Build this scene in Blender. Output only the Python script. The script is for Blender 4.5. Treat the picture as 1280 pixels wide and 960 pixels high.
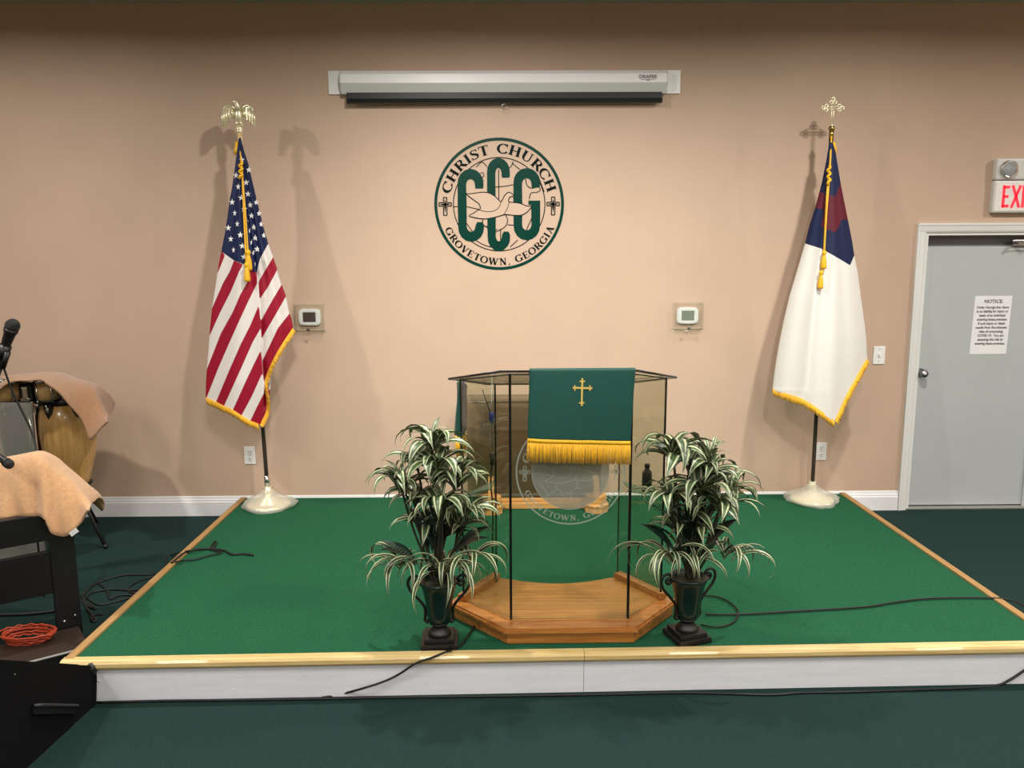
import bpy, bmesh, math, random
import numpy as np
from mathutils import Vector, Matrix
random.seed(7); np.random.seed(7)
PI = math.pi
S = bpy.context.scene
for o in list(bpy.data.objects): bpy.data.objects.remove(o)
COL = S.collection

# ------------------------------------------------------------------ camera
FPX, PITCH, YAW, ROLL = 1064.26, 0.16627, 0.01184, -0.00452
CAM = Vector((0.0, -6.17879, 2.02265))
fw = Vector((math.sin(YAW)*math.cos(PITCH), math.cos(YAW)*math.cos(PITCH), -math.sin(PITCH)))
rt = Vector((math.cos(YAW), -math.sin(YAW), 0)); up = rt.cross(fw)
rt, up = math.cos(ROLL)*rt + math.sin(ROLL)*up, -math.sin(ROLL)*rt + math.cos(ROLL)*up
cd = bpy.data.cameras.new('camera'); co = bpy.data.objects.new('camera', cd); COL.objects.link(co)
cd.sensor_width = 36; cd.lens = FPX/1280*36; cd.clip_end = 60
co.matrix_world = Matrix(((rt.x, up.x, -fw.x, CAM.x), (rt.y, up.y, -fw.y, CAM.y), (rt.z, up.z, -fw.z, CAM.z), (0, 0, 0, 1)))
S.camera = co

# ------------------------------------------------------------------ light
S.view_settings.view_transform = 'Standard'; S.view_settings.look = 'None'
S.view_settings.exposure = 0.22; S.view_settings.gamma = 1.0; S.view_settings.use_curve_mapping = False
w = bpy.data.worlds.new('world'); S.world = w; w.use_nodes = True
w.node_tree.nodes['Background'].inputs[0].default_value = (0.8, 0.85, 1, 1)
w.node_tree.nodes['Background'].inputs[1].default_value = 0.05
CEIL = 3.63
def ceiling_lamp(x, y, size, power, colr=(1, 0.965, 0.91), shape='DISK', sy=None, spread=PI):
    l = bpy.data.lights.new('ceiling_lamp', 'AREA'); l.shape = shape; l.size = size
    if sy: l.size_y = sy
    l.energy = power; l.color = colr; l.spread = spread
    o = bpy.data.objects.new('ceiling_lamp', l); COL.objects.link(o); o.location = (x, y, CEIL-0.03)
for x in (-3.4, -0.5, 2.3, 5.1): ceiling_lamp(x, -1.95, 0.13, 58, spread=math.radians(172))
def stage_spot(x, y, tx, tz, power, cone, size=0.12):
    l = bpy.data.lights.new('stage_spot', 'SPOT'); l.energy = power; l.spot_size = math.radians(cone); l.spot_blend = 1.0; l.shadow_soft_size = size; l.color = (1, 0.97, 0.92)
    o = bpy.data.objects.new('stage_spot', l); COL.objects.link(o); o.location = (x, y, CEIL-0.08)
    o.rotation_euler = (Vector((tx, 0, tz))-o.location).to_track_quat('-Z', 'Y').to_euler()
stage_spot(-0.5, -4.2, 0.0, 1.10, 265, 60); stage_spot(1.3, -4.2, 0.7, 1.10, 265, 60)
for y in (-4.6, -7.3, -10.0):
    for x in (-3.4, -0.5, 2.3, 5.1): ceiling_lamp(x, y, 0.55, 52, shape='RECTANGLE', sy=1.15, spread=math.radians(158))

# ------------------------------------------------------------------ pixel rays (to read positions on known planes)
def ray(u, v): return fw + rt*((u-640)/FPX) + up*((480-v)/FPX)
def onY(u, v, Y):
    d = ray(u, v); return CAM + d*((Y-CAM.y)/d.y)
def onZ(u, v, Z):
    d = ray(u, v); return CAM + d*((Z-CAM.z)/d.z)
SB, SS = 0.1384, 0.02165
def sz(y): return SB - SS*y
def onS(u, v, dz=0.0):
    d = ray(u, v); return CAM + d*((SB+dz-SS*CAM.y-CAM.z)/(d.z+SS*d.y))

# ------------------------------------------------------------------ materials
def lin(h):
    if isinstance(h, str):
        h = h.lstrip('#'); c = [int(h[i:i+2], 16)/255 for i in (0, 2, 4)]
    else: c = h
    return tuple((x/12.92 if x <= 0.04045 else ((x+0.055)/1.055)**2.4) for x in c) + (1,)
MATS = {}
def mat(name, colr, rough=0.6, metal=0.0, var=0.0, vscale=20.0, bump=0.0, bscale=200.0, trans=0.0, coat=0.0, sheen=0.0, emit=None, estr=0.0, spec=0.5, stretch=None, col2=None, detail=4.0):
    if name in MATS: return MATS[name]
    m = bpy.data.materials.new(name); m.use_nodes = True; nt = m.node_tree; N = nt.nodes; L = nt.links
    b = N['Principled BSDF']; b.inputs['Base Color'].default_value = lin(colr)
    b.inputs['Roughness'].default_value = rough; b.inputs['Metallic'].default_value = metal
    b.inputs['Specular IOR Level'].default_value = spec
    b.inputs['Transmission Weight'].default_value = trans; b.inputs['Coat Weight'].default_value = coat
    b.inputs['Sheen Weight'].default_value = sheen
    if emit: b.inputs['Emission Color'].default_value = lin(emit); b.inputs['Emission Strength'].default_value = estr
    tc = N.new('ShaderNodeTexCoord'); mp = N.new('ShaderNodeMapping'); L.new(tc.outputs['Object'], mp.inputs['Vector'])
    if stretch: mp.inputs['Scale'].default_value = stretch
    if var > 0 or col2:
        nz = N.new('ShaderNodeTexNoise'); nz.inputs['Scale'].default_value = vscale; nz.inputs['Detail'].default_value = detail
        L.new(mp.outputs[0], nz.inputs['Vector'])
        cr = N.new('ShaderNodeValToRGB'); c = lin(colr)
        if col2: a, d = c, lin(col2)
        else: a = tuple(x*(1-var) for x in c[:3])+(1,); d = tuple(min(1, x*(1+var)) for x in c[:3])+(1,)
        cr.color_ramp.elements[0].color = a; cr.color_ramp.elements[1].color = d
        cr.color_ramp.elements[0].position = 0.3; cr.color_ramp.elements[1].position = 0.7
        L.new(nz.outputs[0], cr.inputs[0]); L.new(cr.outputs[0], b.inputs['Base Color'])
    if bump > 0:
        nb = N.new('ShaderNodeTexNoise'); nb.inputs['Scale'].default_value = bscale; nb.inputs['Detail'].default_value = 3
        L.new(mp.outputs[0], nb.inputs['Vector'])
        bp = N.new('ShaderNodeBump'); bp.inputs['Strength'].default_value = bump; bp.inputs['Distance'].default_value = 0.004
        L.new(nb.outputs[0], bp.inputs['Height']); L.new(bp.outputs[0], b.inputs['Normal'])
    MATS[name] = m; return m
def glass(name, tint, refl=0.04, rough=0.02, alpha=1.0):
    """thin clear sheet: tinted see-through with a Fresnel reflection"""
    m = bpy.data.materials.new(name); m.use_nodes = True; nt = m.node_tree; N = nt.nodes; L = nt.links
    N.remove(N['Principled BSDF']); out = N['Material Output']
    t = N.new('ShaderNodeBsdfTransparent'); t.inputs[0].default_value = lin(tint)
    g = N.new('ShaderNodeBsdfGlossy'); g.inputs['Roughness'].default_value = rough; g.inputs[0].default_value = (0.9, 0.95, 0.93, 1)
    lw = N.new('ShaderNodeLayerWeight'); lw.inputs['Blend'].default_value = 0.5
    pw = N.new('ShaderNodeMath'); pw.operation = 'POWER'; pw.inputs[1].default_value = 5.0; L.new(lw.outputs['Facing'], pw.inputs[0])
    f = N.new('ShaderNodeMath'); f.operation = 'MULTIPLY_ADD'; f.inputs[1].default_value = 0.6; f.inputs[2].default_value = refl; L.new(pw.outputs[0], f.inputs[0])
    mx = N.new('ShaderNodeMixShader'); L.new(f.outputs[0], mx.inputs[0]); L.new(t.outputs[0], mx.inputs[1]); L.new(g.outputs[0], mx.inputs[2])
    if alpha < 1.0:
        d = N.new('ShaderNodeBsdfDiffuse'); d.inputs[0].default_value = lin(tint)
        m2 = N.new('ShaderNodeMixShader'); m2.inputs[0].default_value = 1-alpha
        L.new(mx.outputs[0], m2.inputs[1]); L.new(d.outputs[0], m2.inputs[2]); mx = m2
    L.new(mx.outputs[0], out.inputs[0]); MATS[name] = m; return m

WALL = mat('wall_paint', '#c3a892', 0.62, var=0.03, vscale=2.5, bump=0.06, bscale=260, spec=0.35)
CEILM = mat('ceiling_paint', '#a9a79c', 0.8, bump=0.1, bscale=120)
DCARP = mat('dark_green_carpet', '#203532', 0.95, var=0.3, vscale=170, bump=0.8, bscale=500, spec=0.1)
GCARP = mat('bright_green_carpet', '#22593d', 0.95, var=0.3, vscale=170, bump=0.8, bscale=480, spec=0.1)
WHITE = mat('white_gloss_trim', '#e6e6e6', 0.35)
RISER = mat('white_painted_boards', '#dcdde2', 0.5, var=0.05, vscale=9, stretch=(0.4, 4, 4), bump=0.06, bscale=40)
NOSE = mat('varnished_pale_nosing', '#dcc58c', 0.35, col2='#c2a264', vscale=7, stretch=(0.5, 14, 14), coat=0.3)
RAILW = mat('raw_tan_wood', '#b08a58', 0.6, col2='#94703f', vscale=7, stretch=(14, 0.5, 14))
OAK = mat('honey_oak', '#b87a3c', 0.33, col2='#8d5420', vscale=5, stretch=(0.8, 11, 11), coat=0.35, detail=7)
OAKL = mat('light_oak', '#d8a468', 0.4, col2='#c08a4a', vscale=5, stretch=(0.8, 11, 11))
OAKT = mat('honey_oak_top', '#c08a4c', 0.36, col2='#9c662c', vscale=5, stretch=(0.7, 12, 12), coat=0.3, detail=7)
PLAST = mat('white_plastic', '#e9e9e6', 0.4)
DOORM = mat('grey_painted_door', '#b3b8b8', 0.45, var=0.02, vscale=3)
DOORF = mat('white_door_casing', '#dedfdc', 0.4)
STEEL = mat('brushed_steel', '#9a9a9a', 0.28, 1.0)
CHROME = mat('chrome', '#d9dadb', 0.12, 1.0)
GOLDM = mat('polished_gold', '#efe6c4', 0.36, 0.6)
BRASS = mat('dull_brass', '#a08a52', 0.35, 1.0)
BLACKP = mat('black_plastic', '#0d0d0e', 0.45)
BLACKW = mat('black_painted_wood', '#0b0b0c', 0.4, var=0.2, vscale=8)
BLACKC = mat('black_speaker_carpet', '#08080a', 0.95, bump=0.6, bscale=600, spec=0.15)
CABLE = mat('black_rubber_cable', '#0a0c0c', 0.55)
DGLASS = glass('edge_black', '#050505')
POLE = mat('dark_brown_pole', '#2a1a10', 0.3, coat=0.4)
GOLDF = mat('gold_fringe', '#edb01a', 0.6, var=0.25, vscale=120, stretch=(3, 3, 0.3), sheen=0.2)
CORDM = mat('gold_cord', '#eab21c', 0.5, var=0.15, vscale=150)
GREENV = mat('green_vinyl', '#04382d', 0.3, bump=0.15, bscale=350, spec=0.08)
BLACKV = mat('black_vinyl', '#03100d', 0.45, spec=0.08)
DOVEF = mat('emblem_tan', '#c3a892', 0.6)
TINT = glass('tinted_glass', '#f5f6f0')
TINT2 = glass('bronze_glass', '#d0ccc2')
CLEAR = glass('clear_acrylic', '#fafbfa', refl=0.03)
PLEXI = glass('smoky_acrylic', '#dddcd4', alpha=0.85)
SHELF = glass('green_edge_glass', '#bcd2c8', alpha=0.9)
FROST = glass('frosted_etch', '#c8d0c4', alpha=0.62)
FROSTD = glass('frosted_fill', '#b4b9ae', alpha=0.66)
WRAP = glass('clear_plastic_wrap', '#f4f1e6', rough=0.15, alpha=0.68)
URN = mat('glazed_dark_green_urn', '#06211d', 0.32, coat=0.15, var=0.2, vscale=12)
IRON = mat('dark_iron', '#120f0e', 0.45, var=0.2, vscale=60)
STEMM = mat('brown_stem', '#2b2a18', 0.8, var=0.3, vscale=40)
DLEAF = mat('dark_green_leaf', '#1b3026', 0.45, var=0.35, vscale=30)
FLEAF = mat('grey_green_fern', '#39503f', 0.55, var=0.3, vscale=60)
PARA = mat('green_satin_cloth', '#00443a', 0.6, var=0.06, vscale=30, sheen=0.03)
PURP = mat('purple_lining', '#33285c', 0.6)
BOTTLE = mat('brown_bottle_glass', '#2a1a0c', 0.12, coat=0.6)
PAPER = mat('white_paper', '#e8e8e8', 0.7)
INK = mat('black_ink', '#1c1c1c', 0.7)
TOWELB = mat('brown_terry_towel', '#9c7350', 0.95, var=0.1, vscale=60, bump=0.9, bscale=450, sheen=0.4)
TOWELP = mat('peach_terry_towel', '#c99a6c', 0.95, var=0.1, vscale=60, bump=0.9, bscale=450, sheen=0.4)
CONGA = mat('golden_ash_shell', '#cda468', 0.3, col2='#b58646', vscale=6, stretch=(8, 8, 0.6), coat=0.5, detail=6)
DRUMD = mat('shaded_drum_shell', '#2b150d', 0.3, coat=0.4)  # dark brown puts the shadow on the rear conga into its colour
BONGO = mat('pale_ash_shell', '#cfa974', 0.32, col2='#b98c54', vscale=9, stretch=(8, 8, 0.6), coat=0.4)
SHELFB = mat('dark_brown_board', '#2a1d14', 0.5, var=0.2, vscale=6)
ORANGE = mat('orange_cable', '#a83a1c', 0.5)
SCRW = mat('screen_case_white', '#f0f1f0', 0.35)
SCRG = mat('screen_case_grey', '#d6d8d4', 0.4)
SCRB = mat('screen_black_fabric', '#0e1016', 0.5)
LCD = mat('lcd_dark', '#4a4440', 0.3)
LCDG = mat('lcd_green', '#7f8a7c', 0.3)
LOGO = mat('grey_print', '#7c7c7c', 0.5)
EXITR = mat('exit_red', '#ff3040', 0.4, emit='#ff1830', estr=0.9)
EXITW = mat('exit_housing', '#cfcdc6', 0.45)
LENS = glass('lamp_lens', '#e8eaec', alpha=0.8)
GOLDT = mat('gold_thread', '#dcc06a', 0.4, 0.3)

# ------------------------------------------------------------------ mesh builder
class MB:
    def __init__(s): s.v = []; s.f = []; s.sm = []; s.mi = []; s.cur = 0
    def add(s, vs, fs, smooth=False):
        o = len(s.v); s.v += [Vector(x) for x in vs]
        for f in fs: s.f.append([i+o for i in f]); s.sm.append(smooth); s.mi.append(s.cur)
        return s
    def box(s, x0, x1, y0, y1, z0, z1, M=None):
        vs = [Vector((x, y, z)) for z in (z0, z1) for y in (y0, y1) for x in (x0, x1)]
        if M is not None: vs = [M @ v for v in vs]
        return s.add(vs, [(0, 2, 3, 1), (4, 5, 7, 6), (0, 1, 5, 4), (2, 6, 7, 3), (0, 4, 6, 2), (1, 3, 7, 5)])
    def bbox(s, x0, x1, y0, y1, z0, z1, b=0.004, M=None):
        """box with chamfered edges"""
        bm = bmesh.new(); bmesh.ops.create_cube(bm, size=1)
        for v in bm.verts: v.co = Vector(((x0+x1)/2+v.co.x*(x1-x0), (y0+y1)/2+v.co.y*(y1-y0), (z0+z1)/2+v.co.z*(z1-z0)))
        bmesh.ops.bevel(bm, geom=list(bm.edges), offset=b, segments=2, profile=0.6, affect='EDGES')
        bm.verts.index_update(); vs = [(M @ v.co if M is not None else v.co.copy()) for v in bm.verts]
        fs = [[v.index for v in f.verts] for f in bm.faces]; bm.free(); return s.add(vs, fs)
    def prism(s, poly, fn, d0, d1, smooth=False):
        """poly of 2D points, fn(a,b,d)->3D; closed solid between d0 and d1"""
        n = len(poly); vs = [fn(a, b, d0) for a, b in poly] + [fn(a, b, d1) for a, b in poly]
        fs = [list(range(n))[::-1], list(range(n, 2*n))] + [(i, (i+1) % n, n+(i+1) % n, n+i) for i in range(n)]
        return s.add(vs, fs, smooth)
    def lathe(s, prof, c=(0, 0, 0), n=24, smooth=True, M=None, wob=None, cap=True):
        c = Vector(c); vs = []
        for k, (r, z) in enumerate(prof):
            for i in range(n):
                a = 2*PI*i/n; rr = r*(1+(wob(a, k) if wob else 0))
                p = Vector((rr*math.cos(a), rr*math.sin(a), z)); vs.append((M @ p if M is not None else p) + c)
        fs = [(k*n+i, k*n+(i+1) % n, (k+1)*n+(i+1) % n, (k+1)*n+i) for k in range(len(prof)-1) for i in range(n)]
        s.add(vs, fs, smooth); m = len(prof)
        o = len(s.v)-len(vs)
        if cap:
            for ring, rev in ((0, True), (m-1, False)):
                f = [o+ring*n+i for i in range(n)]; s.f.append(f[::-1] if rev else f); s.sm.append(False); s.mi.append(s.cur)
        return s
    def tube(s, pts, r, n=8, smooth=True, closed=False):
        P = [Vector(p) for p in pts]; m = len(P); vs = []
        R = r if isinstance(r, (list, tuple)) else [r]*m
        pu = None
        for i in range(m):
            if closed: t = P[(i+1) % m]-P[i-1]
            else: t = P[min(i+1, m-1)]-P[max(i-1, 0)]
            t = t.normalized() if t.length > 1e-9 else Vector((0, 0, 1))
            if pu is None: pu = t.orthogonal().normalized()
            else:
                pu = pu - t*pu.dot(t); pu = pu.normalized() if pu.length > 1e-6 else t.orthogonal().normalized()
            b = t.cross(pu)
            for k in range(n):
                a = 2*PI*k/n; vs.append(P[i] + (pu*math.cos(a)+b*math.sin(a))*R[i])
        rng = range(m if closed else m-1)
        fs = [(i*n+k, i*n+(k+1) % n, ((i+1) % m)*n+(k+1) % n, ((i+1) % m)*n+k) for i in rng for k in range(n)]
        if not closed: fs += [list(range(n))[::-1], [(m-1)*n+k for k in range(n)]]
        return s.add(vs, fs, smooth)
    def ball(s, c, r, n=12, m=8, sc=(1, 1, 1), M=None):
        prof = [(math.sin(PI*k/m)*1.0, -math.cos(PI*k/m)) for k in range(m+1)]
        vs = []
        for (rr, z) in prof:
            for i in range(n):
                a = 2*PI*i/n; p = Vector((rr*math.cos(a)*r*sc[0], rr*math.sin(a)*r*sc[1], z*r*sc[2]))
                vs.append((M @ p if M is not None else p) + Vector(c))
        fs = [(k*n+i, k*n+(i+1) % n, (k+1)*n+(i+1) % n, (k+1)*n+i) for k in range(m) for i in range(n)]
        return s.add(vs, fs, True)
    def grid(s, rows, smooth=True):
        m = len(rows); n = len(rows[0]); vs = [p for r in rows for p in r]
        return s.add(vs, [(i*n+j, i*n+j+1, (i+1)*n+j+1, (i+1)*n+j) for i in range(m-1) for j in range(n-1)], smooth)
    def build(s, name, mats, parent=None, solid=0.0, uvs=None):
        me = bpy.data.meshes.new(name); off = wloc(parent)
        me.from_pydata([v-off for v in s.v], [], s.f); me.update()
        me.polygons.foreach_set('use_smooth', s.sm)
        if not isinstance(mats, (list, tuple)): mats = [mats]
        for m in mats: me.materials.append(m)
        if len(mats) > 1: me.polygons.foreach_set('material_index', s.mi)
        me.validate(); o = bpy.data.objects.new(name, me); COL.objects.link(o)
        if parent: o.parent = parent
        if solid:
            md = o.modifiers.new('thickness', 'SOLIDIFY'); md.thickness = solid; md.offset = 0
        return o
def wloc(o):
    v = Vector((0, 0, 0))
    while o: v += o.location; o = o.parent
    return v
def tag(o, label, cat, group=None):
    o['label'] = label; o['category'] = cat
    if group: o['group'] = group
    return o
def thing(name, label, cat, loc, group=None):
    o = bpy.data.objects.new(name, None); COL.objects.link(o); o.location = loc; o.empty_display_size = 0.1
    return tag(o, label, cat, group)
def struct(o): o['kind'] = 'structure'; return o
def spline(pts, k=6, closed=False):
    P = [Vector(p) for p in pts]; n = len(P); out = []
    for i in range(n if closed else n-1):
        if closed: a, b, c, d = P[i-1], P[i], P[(i+1) % n], P[(i+2) % n]
        else: a, b, c, d = P[max(i-1, 0)], P[i], P[i+1], P[min(i+2, n-1)]
        for j in range(k):
            t = j/k
            out.append(0.5*((2*b)+(c-a)*t+(2*a-5*b+4*c-d)*t*t+(3*b-a-3*c+d)*t**3))
    if not closed: out.append(P[-1])
    return out

# ------------------------------------------------------------------ the room
XL, XR, YF = -6.2, 6.2, -12.5
DX0, DX1, DH = 3.055, 3.985, 2.07          # door opening
b = MB(); b.box(XL, XR, YF, 0.25, -0.12, 0); struct(b.build('floor', DCARP))
b = MB(); b.box(XL, DX0, 0, 0.14, 0, CEIL); b.box(DX1, XR, 0, 0.14, 0, CEIL); b.box(DX0, DX1, 0, 0.14, DH, CEIL)
struct(b.build('wall_back', WALL))
b = MB(); b.box(XL-0.1, XL, YF, 0.25, 0, CEIL); struct(b.build('wall_left', WALL))
b = MB(); b.box(XR, XR+0.1, YF, 0.25, 0, CEIL); struct(b.build('wall_right', WALL))
b = MB(); b.box(XL, XR, YF-0.1, YF, 0, CEIL); struct(b.build('wall_front', WALL))
b = MB(); b.box(XL-0.1, XR+0.1, YF-0.1, 0.25, CEIL, CEIL+0.1); struct(b.build('ceiling', CEILM))
BP = [(0, 0), (-0.018, 0), (-0.018, 0.105), (-0.014, 0.112), (-0.014, 0.122), (-0.010, 0.130), (-0.007, 0.146), (0, 0.15)]
b = MB(); b.prism(BP, lambda a, c, d: (d, a, c), XL, DX0-0.07); struct(b.build('baseboard_back', WHITE))
b = MB(); b.prism(BP, lambda a, c, d: (d, a, c), DX1+0.07, XR); struct(b.build('baseboard_right', WHITE))

# door
dr = bpy.data.objects.new('door_1', None); COL.objects.link(dr); dr.location = (DX0, 0, 0); struct(dr)
cas = [(0, 0), (0, -0.010), (0.012, -0.016), (0.045, -0.020), (0.052, -0.024), (0.066, -0.024), (0.066, 0)]
b = MB()
def jambpath(poly, x, sgn):                      # casing leg
    b.prism(poly, lambda a, c, d: (x+sgn*a, c, d), 0, DH)
jambpath(cas, DX0, -1); b.build('casing_side', DOORF, dr)
b = MB(); jambpath(cas, DX1, 1); b.build('casing_side', DOORF, dr)
b = MB(); b.prism(cas, lambda a, c, d: (d, c, DH+a), DX0-0.066, DX1+0.066); b.build('casing_head', DOORF, dr)
b = MB(); b.box(DX0, DX0+0.02, -0.002, 0.14, 0, DH); b.box(DX1-0.02, DX1, -0.002, 0.14, 0, DH); b.box(DX0+0.02, DX1-0.02, -0.002, 0.14, DH-0.02, DH)
b.box(DX0+0.02, DX0+0.032, 0.09, 0.14, 0, DH-0.02); b.build('door_frame', DOORF, dr)
b = MB(); b.bbox(DX0+0.024, DX1-0.024, 0.04, 0.083, 0.022, DH-0.10, 0.003); slab = b.build('door_slab', DOORM, dr)
b = MB(); b.box(DX0+0.02, DX1-0.02, 0.085, 0.139, 0.0, DH-0.02); b.build('shade_board', mat('painted_head_shade', '#6d6d6c', 0.5), dr)  # dark grey of this board paints the shade above the recessed slab
b = MB(); b.bbox(DX0, DX1, -0.01, 0.14, 0.0, 0.014, 0.003); b.build('threshold', mat('aluminium_sill', '#b9b9b4', 0.4, 0.7), dr)
kx, kz = 3.112, 1.045
b = MB(); R90 = Matrix.Rotation(PI/2, 4, 'X')
b.lathe([(0.033, 0), (0.033, 0.006), (0.012, 0.010), (0.012, 0.035), (0.026, 0.045), (0.030, 0.058), (0.024, 0.072), (0.0, 0.075)], (kx, 0.04, kz), 20, M=R90); b.build('knob', STEEL, dr)
b = MB(); b.bbox(3.70, 3.90, 0.02, 0.04, DH-0.10, DH-0.055, 0.004); b.bbox(3.70, 3.72, -0.05, 0.03, DH-0.085, DH-0.072, 0.002)
b.tube([(3.705, -0.045, DH-0.07), (3.88, -0.06, DH-0.045)], 0.006); b.build('door_closer', STEEL, dr)

def text_mesh(body, size, align='CENTER', bold=0.0, space=1.0, line=1.0):
    c = bpy.data.curves.new('lettering', 'FONT'); c.body = body; c.size = size; c.align_x = align; c.offset = bold
    c.space_character = space; c.space_line = line; c.resolution_u = 2
    o = bpy.data.objects.new('lettering', c); COL.objects.link(o)
    dg = bpy.context.evaluated_depsgraph_get(); me = bpy.data.meshes.new_from_object(o.evaluated_get(dg))
    bpy.data.objects.remove(o); bpy.data.curves.remove(c); return me
def put_text(me, name, m, loc, parent, sx=1.0):
    for v in me.vertices: v.co = Vector((v.co.x*sx, 0, v.co.y))
    me.materials.clear(); me.materials.append(m)
    o = bpy.data.objects.new(name, me); COL.objects.link(o); o.parent = parent; o.location = Vector(loc)-wloc(parent); return o

# notice on the door
n0 = onY(1218.5, 370, 0.037); n1 = onY(1262, 442, 0.037)
nx0, nx1, nz0, nz1 = n0.x, n0.x+0.278, n0.z-0.43, n0.z
nt_ = thing('paper_notice', 'white printed liability notice sheet taped to the grey door', 'notice', ((nx0+nx1)/2, 0.039, nz0))
sh = lambda x, z: (x - 0.0 + (z-nz0)*0.02, z)
b = MB(); b.prism([sh(nx0-0.004, nz0), sh(nx1-0.008, nz0), sh(nx1-0.008, nz1), sh(nx0-0.004, nz1)], lambda a, c, d: (a, d, c), 0.0385, 0.0372); b.build('sheet', PAPER, nt_)
put_text(text_mesh('NOTICE:', 0.036, bold=0.0008), 'lettering', INK, ((nx0+nx1)/2+0.004, 0.0365, nz1-0.052), nt_)
put_text(text_mesh('Under Georgia law, there\nis no liability for injury or\ndeath of an individual\nentering these premises\nif such injury or death\nresults from the inherent\nrisks of contracting\nCOVID-19.  You are\nassuming this risk by\nentering these premises.', 0.0265, bold=0.0007, line=1.12), 'lettering', INK, ((nx0+nx1)/2+0.002, 0.0365, nz1-0.092), nt_, sx=0.86)

# ------------------------------------------------------------------ stage
XSL, XSR = -1.950, 2.570
def yfront(x): return -2.605+0.0155*x
st = thing('stage_platform', 'low wide stage covered in bright green carpet with a white front riser', 'stage', (0.3, -1.3, 0))
b = MB(); b.prism([(XSL+0.02, -0.02), (XSR-0.02, -0.02), (XSR-0.02, yfront(XSR)+0.03), (XSL+0.02, yfront(XSL)+0.03)], lambda x, y, d: (x, y, (sz(y)-0.004) if d else 0.01), 0, 1); b.build('carpet_deck', GCARP, st)
for s_, x in ((-1, XSL), (1, XSR)):
    b = MB(); x0, x1 = (x-0.005, x+0.034) if s_ < 0 else (x-0.034, x+0.005)
    b.prism([(x0, -0.02), (x1, -0.02), (x1, yfront(x)+0.015), (x0, yfront(x)+0.015)], lambda a, y, d: (a, y, sz(y)+d), -0.03, 0.006); b.build('edge_rail', RAILW, st)
    b = MB(); b.prism([(x-0.001*s_, -0.02), (x-0.022*s_, -0.02), (x-0.022*s_, yfront(x)+0.02), (x-0.001*s_, yfront(x)+0.02)], lambda a, y, d: (a, y, (sz(y)-0.03) if d else 0.0), 0, 1); b.build('side_board', RISER, st)
xj = 0.362
NP = [(0.032, -0.004), (0.030, 0.004), (-0.004, 0.005), (-0.016, 0.001), (-0.022, -0.009), (-0.022, -0.026), (-0.016, -0.036), (-0.004, -0.042), (0.032, -0.042)]
for x0, x1 in ((XSL-0.01, xj-0.001), (xj+0.001, XSR+0.01)):
    b = MB(); b.prism(NP, lambda a, c, x: (x, yfront(x)+a, sz(yfront(x))+c), x0, x1); b.build('nosing', NOSE, st)
    b = MB(); b.prism([(0, 0), (0.02, 0), (0.02, 1), (0, 1)], lambda a, c, x: (x, yfront(x)+a, 0.001 if c == 0 else sz(yfront(x))-0.040), x0+0.01 if x0 < 0 else x0-0.0005, x1-0.0005 if x0 < 0 else x1-0.01); b.build('riser_board', RISER, st)
b = MB()
for i in range(15):
    x = -1.75+i*0.29+random.uniform(-0.03, 0.03)
    for z in (0.045, 0.115):
        b.ball((x+random.uniform(-0.02, 0.02), yfront(x)-0.0005, z+random.uniform(-0.01, 0.01)), 0.0035, 6, 4, (1, 0.4, 1))
b.build('nail_heads', WHITE, st)['kind'] = 'stuff'

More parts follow.
